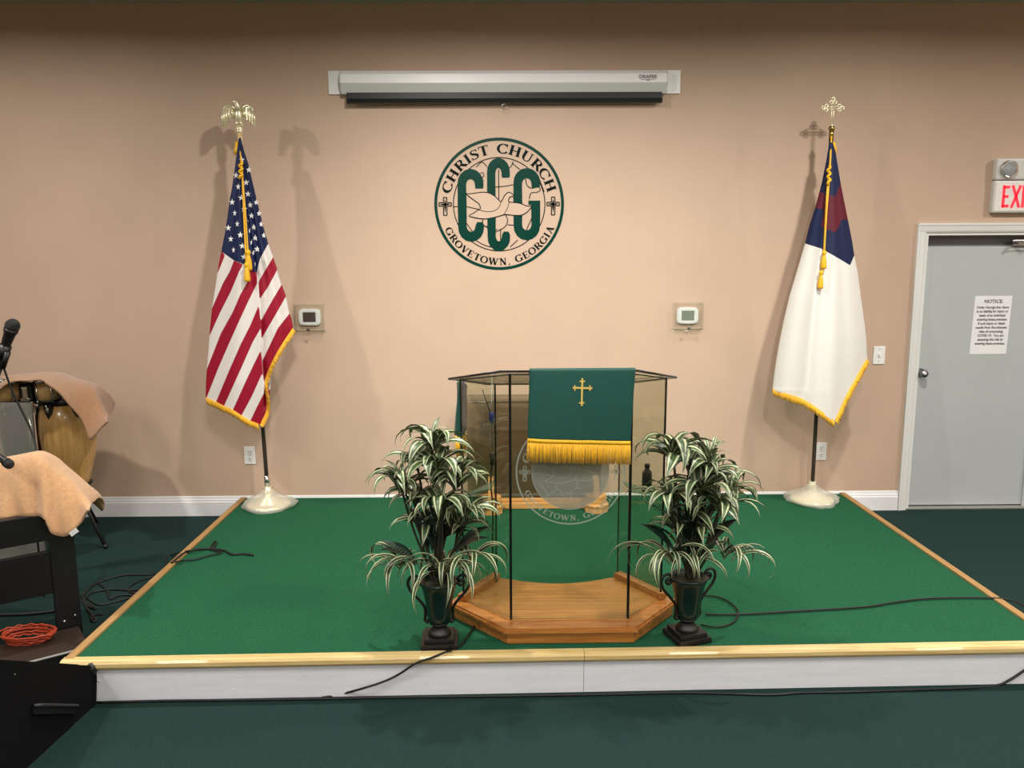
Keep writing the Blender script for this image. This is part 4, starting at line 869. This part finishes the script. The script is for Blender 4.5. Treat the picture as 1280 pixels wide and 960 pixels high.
def rosette(root, p, n, kind, sc, lean=(0, 0), a_off=None, spread=2*PI):
    a0 = random.uniform(0, 6) if a_off is None else a_off
    for i in range(n):
        az = a0+spread*(i/n)+random.uniform(-0.25, 0.25); k = LEAVES[kind]; lay = i/n
        put_leaf(root, random.choice(k), Vector(p)+Vector((0, 0, random.uniform(-0.02, 0.02))), az, random.uniform(-0.3, 0.3), sc*random.uniform(0.8, 1.1), random.uniform(-0.25, 0.15)+lean[0]*math.cos(az)+lean[1]*math.sin(az))
def potted(name_label, c, rot, heads, singles, group):
    z0 = sz(c[1]); root = thing('potted_plant', name_label, 'plant', (c[0], c[1], z0), group); C0 = Vector((c[0], c[1], z0))
    M = Matrix.Translation(C0) @ Matrix.Rotation(rot, 4, 'Z')
    b = MB(); b.bbox(-0.083, 0.083, -0.083, 0.083, 0, 0.026, 0.003, M); b.bbox(-0.068, 0.068, -0.068, 0.068, 0.026, 0.046, 0.003, M); b.build('plinth', IRON, root)
    b = MB(); b.lathe([(0.052, 0.046), (0.054, 0.052), (0.046, 0.062), (0.032, 0.078), (0.034, 0.090), (0.046, 0.098), (0.046, 0.104)], C0, 24, wob=lambda a, k: 0.05*math.sin(12*a) if 1 <= k <= 4 else 0); b.build('foot', IRON, root)
    b = MB(); b.lathe([(0.044, 0.104), (0.050, 0.110), (0.055, 0.14), (0.062, 0.20), (0.074, 0.26), (0.086, 0.292), (0.092, 0.300), (0.090, 0.306), (0.080, 0.304), (0.074, 0.285), (0.0, 0.28)], C0, 32, wob=lambda a, k: 0.012*math.sin(16*a) if 2 <= k <= 4 else 0, cap=False); b.build('urn', URN, root)
    b = MB(); b.lathe([(0.074, 0.282), (0.06, 0.292), (0.03, 0.296), (0, 0.297)], C0, 20, cap=False); b.build('moss', STEMM, root)
    for s_ in (-1, 1):
        pts = [(0.056, 0.105), (0.066, 0.112), (0.063, 0.14), (0.068, 0.178), (0.095, 0.215), (0.128, 0.255), (0.140, 0.290), (0.130, 0.318), (0.106, 0.326), (0.088, 0.312), (0.088, 0.288), (0.104, 0.278), (0.116, 0.290), (0.110, 0.304), (0.101, 0.300)]
        b = MB(); b.tube(spline([M @ Vector((s_*x, 0, z)) for x, z in pts], 5), 0.0068, 8); b.ball(M @ Vector((s_*0.056, 0, 0.105)), 0.011, 10, 6); b.ball(M @ Vector((s_*0.101, 0, 0.300)), 0.010, 10, 6); b.build('scroll_handle', IRON, root)
    for (u, v, dy, n, kind, sc, lean) in heads:
        if kind in 'du': v += 9
        if kind == 's': sc *= 1.2
        p = onY(u, v, c[1]+dy); q0 = C0+Vector((random.uniform(-0.03, 0.03), random.uniform(-0.03, 0.03), 0.28))
        if kind in 'du':
            b = MB(); b.tube(spline([q0, q0.lerp(p, 0.5)+Vector(((p.x-C0.x)*0.12, 0, 0.01)), p], 6), 0.006, 6); b.build('stem', STEMM, root)
        rosette(root, p, n, kind, sc, lean)
    for (u, v, dy, az, kind, k, sc, tilt) in singles:
        p = onY(u, v, c[1]+dy)
        if kind == 'f': put_leaf(root, FROND, p, az, 0, sc, tilt, 'fern_frond')
        else: put_leaf(root, LEAVES[kind][k], p, az, random.uniform(-0.2, 0.2), sc, tilt)
    return root
D = math.radians
headsL = [(540, 553, 0.0, 16, 'd', 0.95, (0, 0)), (502, 603, -0.05, 13, 'd', 0.85, (0, 0)), (546, 582, -0.06, 15, 'd', 1.0, (0, 0)), (568, 598, 0.0, 13, 'd', 0.95, (0, 0)), (550, 632, -0.10, 14, 'd', 0.85, (0, 0)), (585, 636, -0.02, 11, 'd', 0.85, (0, 0)), (520, 625, 0.02, 10, 'd', 0.8, (0, 0)), (530, 650, 0.03, 9, 'd', 0.8, (0, 0)), (572, 655, 0.03, 9, 'd', 0.8, (0, 0)), (522, 575, 0.04, 9, 'd', 0.8, (0, 0)), (548, 668, 0.0, 10, 'n', 0.6, (0, 0)), (540, 545, 0.0, 6, 'u', 0.8, (0, 0)), (503, 595, -0.05, 6, 'u', 0.9, (0, 0)), (552, 622, -0.10, 5, 'u', 0.9, (0, 0)),
          (556, 715, -0.05, 13, 's', 0.8, (0, 0)), (500, 708, -0.04, 8, 's', 0.7, (0, 0)), (590, 702, -0.03, 8, 's', 0.75, (0, 0)), (535, 690, 0, 12, 'n', 0.9, (0, 0)), (545, 675, 0.02, 9, 'b', 1.0, (0, 0)), (540, 690, -0.03, 10, 'n', 0.7, (0, 0))]
singL = [(520, 705, -0.02, D(170), 'b', 0, 1.05, -0.15), (515, 700, 0.0, D(190), 'b', 1, 0.9, 0.1), (570, 690, -0.02, D(15), 'b', 0, 1.1, -0.15), (575, 690, 0.02, D(-10), 'b', 1, 0.9, 0), (530, 700, -0.05, D(215), 'f', 0, 1.0, 0), (570, 680, -0.03, D(-25), 'f', 0, 1.0, -0.3), (520, 700, -0.03, D(175), 'f', 0, 1.0, -0.2), (575, 665, 0, D(20), 'f', 0, 1.0, -0.4), (510, 712, -0.06, D(185), 's', 4, 0.95, 0.1), (515, 712, -0.06, D(200), 's', 3, 0.9, 0.05), (525, 712, -0.07, D(215), 's', 4, 0.9, 0.0), (556, 712, -0.08, D(268), 's', 4, 0.75, 0.1), (565, 712, -0.08, D(300), 's', 3, 0.75, 0), (585, 705, -0.06, D(-15), 's', 2, 0.8, 0), (545, 712, -0.08, D(245), 's', 2, 0.7, 0)]
potted('striped dracaena with tall pointed crown in dark urn left of the pulpit', (-0.296, -2.485), 0.03, headsL, singL, 'dracaenas in scroll-handled urns')
headsR = [(842, 566, 0.0, 15, 'd', 1.0, (0, 0)), (884, 585, 0.0, 12, 'd', 0.9, (0, 0)), (886, 570, 0.0, 12, 'u', 1.0, (0, 0)), (876, 608, -0.05, 15, 'd', 1.0, (0, 0)), (900, 633, -0.08, 16, 'd', 0.95, (0, 0)), (838, 625, -0.04, 12, 'd', 0.95, (0, 0)), (862, 632, 0.03, 11, 'd', 0.9, (0, 0)), (880, 655, 0.0, 10, 'd', 0.85, (0, 0)), (845, 655, 0.02, 9, 'd', 0.8, (0, 0)), (915, 610, 0.03, 8, 'd', 0.75, (0, 0)), (862, 668, 0, 10, 'n', 0.6, (0, 0)), (900, 625, -0.08, 5, 'u', 0.9, (0, 0)), (860, 585, 0.03, 5, 'u', 0.9, (0, 0)),
          (838, 702, -0.05, 10, 's', 0.75, (0, 0)), (905, 695, -0.03, 9, 's', 0.65, (0, 0)), (868, 700, -0.06, 7, 's', 0.7, (0, 0)), (862, 690, 0, 14, 'n', 0.95, (0, 0)), (862, 675, 0.02, 10, 'b', 1.0, (0, 0)), (865, 690, -0.03, 10, 'n', 0.7, (0, 0))]
singR = [(822, 690, -0.03, D(178), 's', 0, 0.9, -0.12), (822, 692, -0.03, D(176), 's', 1, 0.75, -0.1), (842, 705, -0.08, D(240), 's', 4, 1.05, 0.1), (838, 702, -0.07, D(225), 's', 4, 0.8, 0.1), (915, 700, -0.03, D(-5), 's', 4, 0.85, 0.05), (915, 702, -0.05, D(-20), 's', 3, 0.9, 0.05), (905, 690, -0.02, D(8), 's', 0, 0.5, 0.2), (905, 690, -0.02, D(-12), 'f', 0, 1.0, 0.1), (900, 690, -0.04, D(-35), 'f', 0, 1.0, 0), (840, 685, -0.03, D(165), 'b', 0, 1.0, -0.2), (845, 680, 0.0, D(190), 'b', 1, 1.0, -0.1), (885, 680, 0.0, D(5), 'b', 0, 1.0, -0.3), (850, 695, -0.06, D(250), 'b', 2, 0.8, 0), (885, 690, -0.06, D(-60), 'b', 2, 0.8, 0), (870, 660, -0.03, D(30), 'f', 0, 1.0, -0.5), (848, 665, -0.03, D(150), 'f', 0, 1.0, -0.5), (915, 590, -0.04, D(-4), 'd', 0, 0.7, 0.6)]
potted('striped dracaena with loose spreading leaves in dark urn right of the pulpit', (0.855, -2.462), 0.30, headsR, singR, 'dracaenas in scroll-handled urns')

# ------------------------------------------------------------------ drums by the wall
def conga(root, cx, cy, zb, H_, rb, rm, rt_, m, lugz=0.80):
    c = Vector((cx, cy, zb)); b = MB()
    b.lathe([(rb, 0), (rb*1.12, H_*0.12), (rm*0.93, H_*0.4), (rm, H_*0.62), (rm*0.97, H_*0.78), (rt_, H_)], c, 40); b.build('shell', m, root)
    b = MB(); b.lathe([(rt_+0.006, H_-0.03), (rt_+0.012, H_-0.025), (rt_+0.012, H_+0.008), (rt_+0.004, H_+0.014)], c, 36); b.build('rim_hoop', BLACKP, root)
    b = MB(); b.lathe([(rb+0.004, 0), (rb+0.004, 0.012)], c, 32); b.build('bottom_band', BLACKP, root)
    for i in range(6):
        a = -PI/2-0.19+2*PI*i/6; rr = rm*0.975 if lugz < 0.85 else rm*0.91; pc = c+Vector((rr*math.cos(a), rr*math.sin(a), H_*lugz)); d_ = Vector((math.cos(a), math.sin(a), 0))
        b = MB(); tang = Vector((-math.sin(a), math.cos(a), 0)); prof = [(0, -0.062), (0.022, -0.025), (0.032, 0.01), (0.028, 0.04), (0.0, 0.05), (-0.028, 0.04), (-0.032, 0.01), (-0.022, -0.025)]
        b.prism(prof, lambda x, z, dd: pc+tang*x+Vector((0, 0, z))+d_*dd, -0.006, 0.010); lg = b.build('lug_plate', BLACKP, root)
        b = MB(); b.tube([pc+d_*0.016+Vector((0, 0, -0.02)), pc+d_*0.02+Vector((0, 0, H_*(1-lugz)))], 0.006, 8); b.ball(pc+d_*0.012, 0.015, 10, 6, (0.8, 0.8, 1.6)); b.build('tuning_rod', CHROME, lg)
cz0 = 0.30
cg = thing('conga_drum', 'golden wooden conga drum standing by the wall under the brown towel', 'drum', (-2.945, -0.5, 0), 'conga drums')
conga(cg, -2.945, -0.5, 0.375, 0.62, 0.105, 0.178, 0.150, CONGA, 0.915)
for a in (D(-35), D(95), D(215)):
    b = MB(); d_ = Vector((math.cos(a), math.sin(a), 0)); c = Vector((-2.945, -0.5, 0)); b.tube([c+d_*0.10+Vector((0, 0, 0.40)), c+d_*0.14+Vector((0, 0, 0.26)), c+d_*0.34+Vector((0, 0, 0.012))], 0.012, 8); b.ball(c+d_*0.34+Vector((0, 0, 0.016)), 0.016, 10, 6); b.build('stand_leg', BLACKP, cg)
b = MB(); b.tube([Vector((-2.945+0.115*math.cos(2*PI*i/24), -0.5+0.115*math.sin(2*PI*i/24), 0.40)) for i in range(24)], 0.010, 8, closed=True); b.build('stand_ring', BLACKP, cg)
cg2 = thing('conga_drum', 'conga drum with shade coloured into its dark shell, half hidden behind the chrome drum stand', 'drum', (-3.34, -0.30, 0), 'conga drums')
conga(cg2, -3.34, -0.30, 0.35, 0.66, 0.10, 0.165, 0.13, DRUMD)
for a in (D(-35), D(95), D(215)):
    b = MB(); d_ = Vector((math.cos(a), math.sin(a), 0)); c = Vector((-3.34, -0.30, 0)); b.tube([c+d_*0.09+Vector((0, 0, 0.37)), c+d_*0.28+Vector((0, 0, 0.012))], 0.012, 8); b.build('stand_leg', BLACKP, cg2)
# bongos on a chrome stand
BY = -0.66
bs_ = thing('bongo_drums', 'pair of pale wooden bongos on a chrome stand under the brown towel', 'drum', (-3.04, BY, 0))
for u, r_ in ((8, 0.118), (60, 0.072)):
    c = onY(u, 500, BY); c = Vector((c.x, BY, c.z+0.004)); b = MB(); b.lathe([(r_*0.93, 0), (r_, 0.06), (r_*1.0, 0.13)], c, 32); b.build('shell', BONGO, bs_)
    b = MB(); b.lathe([(r_*0.95, -0.012), (r_*0.98, -0.010), (r_*0.98, 0.002), (r_*0.9, 0.004)], c, 32); b.build('bottom_ring', BLACKP, bs_)
    b = MB(); b.lathe([(r_*1.03, 0.115), (r_*1.07, 0.12), (r_*1.07, 0.145), (r_*1.0, 0.15)], c, 32); b.build('head_hoop', CHROME, bs_)
    for i in range(5):
        a = 2*PI*i/5-0.75; d_ = Vector((math.cos(a), math.sin(a), 0)); b = MB(); b.tube([c+d_*r_*1.04+Vector((0, 0, -0.012)), c+d_*r_*1.06+Vector((0, 0, 0.12))], 0.006, 6); b.build('tension_rod', CHROME, bs_)
c = onY(38, 490, BY); b = MB(); b.bbox(c.x-0.045, c.x+0.035, BY-0.05, BY+0.05, c.z-0.06, c.z+0.06, 0.008); b.build('centre_block', BLACKP, bs_)
b = MB(); b.bbox(c.x-0.02, c.x+0.015, BY-0.062, BY-0.05, c.z-0.05, c.z+0.045, 0.003); b.bbox(c.x-0.03, c.x+0.03, BY-0.07, BY-0.05, c.z-0.05, c.z-0.03, 0.003); b.build('clamp', CHROME, bs_)
b = MB(); b.tube([(c.x-0.02, BY, c.z-0.06), (c.x-0.02, BY, 0.45)], 0.015, 12); b.tube([(c.x-0.02, BY, 0.5), (c.x-0.02, BY, 0.12)], 0.020, 12); b.bbox(c.x-0.08, c.x+0.05, BY-0.02, BY+0.02, c.z-0.10, c.z-0.085, 0.004); b.build('stand_post', CHROME, bs_)
b = MB(); b.tube(spline([(c.x-0.045, BY-0.02, 0.62), (c.x-0.07, BY-0.03, 0.64), (c.x-0.07, BY-0.03, 0.58), (c.x-0.08, BY-0.03, 0.55)], 4), 0.007, 6); b.build('wing_screw', CHROME, bs_)
for a in (D(-20), D(100), D(220)):
    d_ = Vector((math.cos(a), math.sin(a), 0)); c2 = Vector((c.x-0.02, BY, 0)); b = MB(); b.tube([c2+Vector((0, 0, 0.34)), c2+d_*0.26+Vector((0, 0, 0.012))], 0.009, 8); b.build('stand_leg', CHROME, bs_)
# clear drum shield
ds = thing('drum_shield', 'clear smoky acrylic drum shield panel behind the lower microphone', 'shield', (-3.35, -1.0, 0))
pR = onY(40, 503, -1.0); b = MB(); b.box(-3.75, pR.x, -1.004, -0.998, 0.02, pR.z); b.build('acrylic_sheet', PLEXI, ds)
b = MB(); b.bbox(pR.x-0.004, pR.x+0.006, -1.010, -0.992, 0.0, pR.z+0.004, 0.002); b.build('edge_channel', CHROME, ds)
b = MB(); b.bbox(-3.75, pR.x, -1.05, -0.95, 0.0, 0.02, 0.004); b.build('base_channel', CHROME, ds)

# towels
def towel(name, label, m, stations, Yt, Yb, Yk, kdrop, seed=0):
    """stations (u, v_top, v_bottom); front sheet from ridge to hem, back sheet behind the ridge"""
    rg = random.Random(seed); S_ = spline([Vector(s_) for s_ in stations], 4); rows = [[] for _ in range(20)]
    for i, s_ in enumerate(S_):
        tp_ = min(1.0, 0.05+(len(S_)-1-i)/10.0)
        for k in range(20):
            if k < 6:                                  # back of the ridge
                t_ = (6-k)/6; p = onY(s_.x, s_.y, Yt); h_ = max(0.03, onY(s_.x, s_.y, Yt).z-onY(s_.x, s_.z, Yt).z); rows[k].append(Vector((p.x, Yt+(Yk-Yt)*tp_*t_**0.6, p.z-min(kdrop, h_)*tp_*t_**1.6)))
            else:
                t_ = (k-6)/13; v = s_.y+(s_.z-s_.y)*t_; Y = Yt+(Yb-Yt)*t_**0.55
                f_ = 0.014*math.sin(s_.x*0.11+2.1*t_+seed)*t_+0.010*math.sin(s_.x*0.23-3*t_)*t_
                p = onY(s_.x, v, Y); rows[k].append(Vector((p.x, Y+f_, p.z)))
    b = MB(); b.grid(rows); o = b.build(name, m, None, solid=0.010); return tag(o, label, 'towel', 'terry towels')
towel('towel', 'brown towel draped over the bongos and the golden conga drum', TOWELB, [(-20, 474, 492), (0, 471, 487), (8, 470, 481), (18, 469, 476.5), (38, 468, 476), (50, 467, 476), (60, 467, 479), (72, 468, 489), (85, 473.5, 503), (97, 477, 521), (105, 479, 536), (113, 482, 549), (119, 487, 545), (125, 497, 537), (131, 509, 531), (135.5, 517, 527)], -0.62, -0.84, -0.40, 0.10, 1)
tw = towel('towel', 'peach towel draped over the black desk beside the stage', TOWELP, [(-25, 582, 651), (0, 574, 649), (15, 571, 648), (30, 568, 647), (40, 566.5, 646.5), (50, 569, 646), (58, 574, 647), (63, 578.5, 656), (68, 583, 667), (80, 593, 671.5), (90, 601.5, 664), (98, 609, 656), (105, 617, 645), (110, 623, 639), (113.5, 629, 636)], -1.98, -2.13, -1.75, 0.2, 2)
lt = onY(92.5, 665, -2.15); b = MB(); M = Matrix.Translation(lt) @ Matrix.Rotation(D(-35), 4, 'Y'); b.box(-0.022, 0.022, -0.004, -0.001, -0.012, 0.012, M); o = b.build('care_tag', PAPER, tw)

# black desk
DA = 0.62; du = Vector((-math.cos(DA), -math.sin(DA), 0)); dn = Vector((math.sin(DA), -math.cos(DA), 0))
D0 = Vector((-2.175, -2.02, 0))
dk_ = thing('desk', 'black wooden desk frame under the peach towel left of the stage', 'desk', D0)
MD = Matrix(((du.x, -dn.x, 0, D0.x), (du.y, -dn.y, 0, D0.y), (0, 0, 1, 0), (0, 0, 0, 1)))    # local x along, y to the back
def dbox(name, x0, x1, y0, y1, z0, z1, m=BLACKW, bv=0.004):
    b = MB(); b.bbox(x0, x1, y0, y1, z0, z1, bv, MD); return b.build(name, m, dk_)
dbox('post', 0.0, 0.115, 0.0, 0.05, 0.0, 0.66); dbox('post', 1.0, 1.115, 0.0, 0.05, 0.0, 0.66)
dbox('top_rail', 0.0, 1.115, -0.004, 0.05, 0.56, 0.70); dbox('back_panel', 0.09, 1.03, 0.012, 0.035, 0.275, 0.50)
dbox('side_frame', 0.0, 0.045, 0.05, 0.42, 0.02, 0.07); dbox('post', 0.0, 0.05, 0.37, 0.42, 0.0, 0.66)
dbox('desk_top', 0.02, 1.115, 0.05, 0.44, 0.66, 0.69)
dbox('upper_rack', 0.10, 1.0, 0.18, 0.24, 0.70, 0.90)
bsx = Vector((-2.14, -2.20, 0))
dbox('lower_shelf', 0.02, 1.10, -0.30, -0.01, 0.060, 0.082, SHELFB); dbox('shelf_front', 0.02, 1.10, -0.315, -0.302, 0.0, 0.086)
b = MB(); b.bbox(0.02, 1.10, -0.318, -0.302, 0.0862, 0.0905, 0.001, MD); b.build('shelf_edge', mat('grey_edge_band', '#8d8a84', 0.4), dk_)
for dz in (0.12, 0.14):
    b = MB(); p = MD @ Vector((0.03 if dz > 0.13 else 0.08, -0.002, dz)); b.ball(p, 0.007, 8, 5); b.build('screw', CHROME, dk_)
# orange cable coil on the shelf
b = MB(); oc = MD @ Vector((0.40, -0.12, 0.084))
oc0 = onZ(34, 800, 0.09)
for k in range(7):
    rr = 0.085+0.010*k*0.5; b.tube([Vector((oc0.x+rr*1.15*math.cos(2*PI*i/28+k)+random.uniform(-.004, .004)+0.006*(k % 3), oc0.y+rr*0.7*math.sin(2*PI*i/28+k)+0.008*(k % 2), 0.092+0.007*k+0.004*math.sin(3*i))) for i in range(28)], 0.0045, 6, closed=True)
tag(b.build('cable_coil', ORANGE), 'coiled orange cable lying on the low shelf of the black desk', 'cable')

# microphones
def mic(name_label, head, d_, hr, extra=None):
    d_ = d_.normalized(); t = thing('microphone', name_label, 'microphone', head-d_*hr*7, 'stage microphones'); rot = d_.to_track_quat('Z', 'Y').to_matrix().to_4x4()
    b = MB(); b.ball(head, hr, 16, 12, (1, 1, 1.05), rot); b.build('grille_ball', mat('black_mesh_grille', '#17171a', 0.5, bump=1.0, bscale=900), t)
    b = MB(); b.lathe([(hr*0.45, -hr*6.5), (hr*0.55, -hr*4), (hr*0.78, -hr*1.2), (hr*0.95, -hr*0.8), (hr*0.95, -hr*0.5)], head, 16, M=rot); b.build('handle', BLACKP, t)
    return t, d_
h1 = onY(15.5, 407.5, -1.35); h0 = onY(0, 452, -1.35); t, d_ = mic('black microphone on a boom stand above the draped drums', h1, h1-h0, 0.040)
b = MB(); b.tube([h1-d_*0.12, h1-d_*0.20], 0.034, 12); b.build('mic_clip', BLACKP, t)
b = MB(); e0 = h1-d_*0.24; b.tube([e0+Vector((0.02, -0.01, 0)), e0-d_*0.5], 0.014, 10); b.tube([h1-d_*0.16+Vector((0.03, -0.01, 0)), h1-d_*0.26+Vector((0.03, -0.01, 0))], 0.018, 10); b.build('boom', BLACKP, t)
e1 = e0-d_*0.5; b = MB(); b.tube([e1, Vector((e1.x, e1.y, 0.02))], 0.012, 10); b.build('stand_pole', BLACKP, t)
b = MB(); b.lathe([(0.13, 0), (0.13, 0.015), (0.05, 0.03), (0.015, 0.04)], (e1.x, e1.y, 0), 24); b.build('stand_base', BLACKP, t)
b = MB(); b.tube(spline([onY(2, 452, -1.35), onY(16, 490, -1.34), onY(40, 541, -1.33), onY(46, 575, -1.4), onY(44, 640, -1.5), Vector((onY(44, 640, -1.5).x, -1.5, 0.01))], 6), 0.006, 6); b.build('cable', CABLE, t)
h2 = onY(11, 580, -2.2); t, d_ = mic('black microphone lying on the peach towel', h2, Vector((0.8, -0.35, -0.40)), 0.024)
b = MB(); b.tube([h2-d_*0.1, h2-d_*0.16], 0.018, 10); b.build('mic_clip', BLACKP, t)

# floor monitor wedge
fm = thing('floor_monitor', 'black carpeted wedge floor monitor with recessed handle at the stage corner', 'speaker', (-2.05, -2.95, 0))
ang = D(-5); WX = -1.815
prof = [(-2.655, 0.0), (-2.625, 0.155), (-2.66, 0.185), (-3.22, 0.505), (-3.30, 0.49), (-3.42, 0.10), (-3.36, 0.0)]
skew = lambda y: 0.11*(y+2.66)
b = MB(); b.prism(prof, lambda y, z, d: (WX+skew(y)-d, y, z), 0, 0.52); wb = b.build('cabinet', BLACKC, fm)
b = MB(); b.prism([(-2.70, 0.212), (-3.18, 0.486), (-3.186, 0.476), (-2.706, 0.202)], lambda y, z, d: (WX+skew(y)-d, y-0.006, z+0.004), 0.03, 0.49); b.build('grille', mat('black_metal_grille', '#121214', 0.5, 0.4), fm)
hc0, hc1 = Vector((WX, -2.915, 0.225)), Vector((WX, -3.14, 0.235))
b = MB()
for y, z in ((-2.86, 0.20), (-3.06, 0.245)): pass
ha = onZ(38, 887, 0.2)
def side(u, v):
    d = ray(u, v); P0 = Vector((WX, -2.66, 0)); n_ = Vector((1, -0.11, 0)); return CAM+d*((P0-CAM).dot(n_)/d.dot(n_))
q = [side(38, 882), side(93, 883), side(91, 892), side(39, 893)]
b.add([p+Vector((0.001, 0, 0)) for p in q]+[p+Vector((0.010, 0, 0)) for p in q], [(0, 1, 2, 3), (7, 6, 5, 4), (0, 4, 5, 1), (1, 5, 6, 2), (2, 6, 7, 3), (3, 7, 4, 0)]); b.build('handle_plate', BLACKP, fm)
b = MB(); b.tube([q[0]+Vector((0.012, 0, 0)), q[0].lerp(q[1], 0.1)+Vector((0.03, 0, 0.002)), q[0].lerp(q[1], 0.9)+Vector((0.03, 0, 0.002)), q[1]+Vector((0.012, 0, 0))], 0.008, 8); b.build('handle_bar', mat('grey_black_rubber', '#202022', 0.45), fm)
for (y, z) in ((-2.645, 0.165), (-3.24, 0.485)):
    b = MB(); b.ball((WX+skew(y)-0.01, y, z), 0.030, 12, 8, (0.8, 1, 1)); b.build('corner_guard', BLACKP, fm)
for u, v in ((122, 852), (17, 843)):
    b = MB(); b.ball(side(u, v)+Vector((0.004, 0, 0)), 0.004, 8, 5); b.build('screw', CHROME, fm)

# ------------------------------------------------------------------ cables
def stg(u, v): p = onS(u, v); return Vector((p.x, p.y, sz(p.y)+0.006))
def flo(u, v): p = onZ(u, v, 0.006); return Vector((p.x, p.y, 0.006))
def cable(label, pts, r=0.005, k=6):
    b = MB(); b.tube(spline(pts, k), r, 8); return tag(b.build('cable', CABLE), label, 'cable')
def frnt(u, v, out=0.028):
    d = ray(u, v); t_ = (yfront(0.3)-out-CAM.y)/d.y; p = CAM+d*t_; p = CAM+d*((yfront(p.x)-out-CAM.y)/d.y); return p
cable('long black cable lying on the floor along the white stage riser', [flo(u, v) for u, v in ((122, 878), (200, 876), (300, 875), (405, 873.5), (480, 872), (560, 871), (640, 870), (760, 868), (860, 866), (960, 868.5), (1000, 866), (1060, 865), (1150, 862), (1210, 860))]+[frnt(1245, 857, 0.01), frnt(1262, 850, 0.01), frnt(1282, 837, 0.01), frnt(1300, 826, 0.03)], 0.0055)
cable('black cable running from the left urn over the stage edge to the floor', [stg(594, 782), stg(586, 795), stg(576, 808), stg(566, 813.5), frnt(556, 817.5, 0.024)+Vector((0, 0, 0.008)), frnt(540, 822, 0.03), frnt(520, 829, 0.035), frnt(500, 842, 0.02), frnt(482, 851, 0.02), frnt(455, 860, 0.03), flo(425, 868), flo(402, 872)], 0.005)
cable('black cable crossing the stage from the right edge to the urn', [stg(1285, 762), stg(1262, 751), stg(1220, 748.5), stg(1160, 749.5), stg(1120, 754), stg(1080, 760), stg(1000, 765), stg(940, 768.5), stg(905, 769.5), stg(882, 769)], 0.005)
cable('black cable looped on the carpet behind the right urn', [stg(872, 745), stg(895, 747), stg(910, 753), stg(922, 764), stg(920, 776), stg(908, 783), stg(892, 785), stg(876, 782)], 0.0045)
def cp(L, fnc): return [fnc(u, v) for u, v in L]
sg = lambda x, y: (100+x/5.565, 620+y/5.565)
cable('tangled black cable draped over the left edge rail of the stage', [flo(*sg(20, 690)), flo(*sg(110, 610)), flo(*sg(280, 555)), flo(*sg(400, 548)), flo(*sg(500, 545)), flo(*sg(560, 530)), stg(*sg(640, 475))+Vector((0, 0, .004)), stg(*sg(720, 410))+Vector((0, 0, .004)), stg(*sg(800, 380)), stg(*sg(900, 372)), stg(*sg(1000, 385)), stg(*sg(1060, 412)), stg(*sg(1140, 408)), stg(*sg(1205, 418))], 0.006)
cable('black cable loop lying across the stage edge rail', [flo(*sg(600, 490)), flo(*sg(600, 430)), flo(*sg(640, 408)), stg(*sg(740, 395))+Vector((0, 0, .004)), stg(*sg(860, 375)), stg(*sg(920, 370)), stg(*sg(950, 330)), stg(*sg(935, 325)), stg(*sg(910, 375)), stg(*sg(985, 400)), stg(*sg(900, 420)), stg(*sg(800, 448)), stg(*sg(720, 455)), stg(*sg(670, 470))+Vector((0, 0, .004)), flo(*sg(620, 470))], 0.005)
cable('black cable curling on the dark floor beside the desk leg', [flo(*sg(30, 720)), flo(*sg(90, 670)), flo(*sg(220, 650)), flo(*sg(330, 655)), flo(*sg(420, 655)), flo(*sg(400, 690)), flo(*sg(280, 690)), flo(*sg(210, 715)), flo(*sg(190, 660)), flo(*sg(135, 608))], 0.006)
cable('black cable bundle on the floor against the desk leg', [flo(*sg(10, 690)), flo(*sg(50, 760)), flo(*sg(110, 785)), flo(*sg(60, 750)), flo(*sg(20, 730)), flo(*sg(60, 800)), flo(*sg(90, 840)), flo(*sg(110, 870)), flo(*sg(85, 870)), flo(*sg(85, 830)), flo(*sg(160, 822))], 0.007)
cable('black cable looping from the floor up to the stage side', [flo(*sg(40, 700)), flo(*sg(120, 755)), flo(*sg(210, 745)), flo(*sg(320, 715)), flo(*sg(400, 690)), flo(*sg(340, 660)), flo(*sg(350, 625)), flo(*sg(440, 580)), flo(*sg(520, 560))], 0.005)
cable('black cable lying on the floor behind the desk', [flo(-12, 769), flo(30, 768), flo(62, 765), flo(82, 762), flo(100, 764)], 0.010)
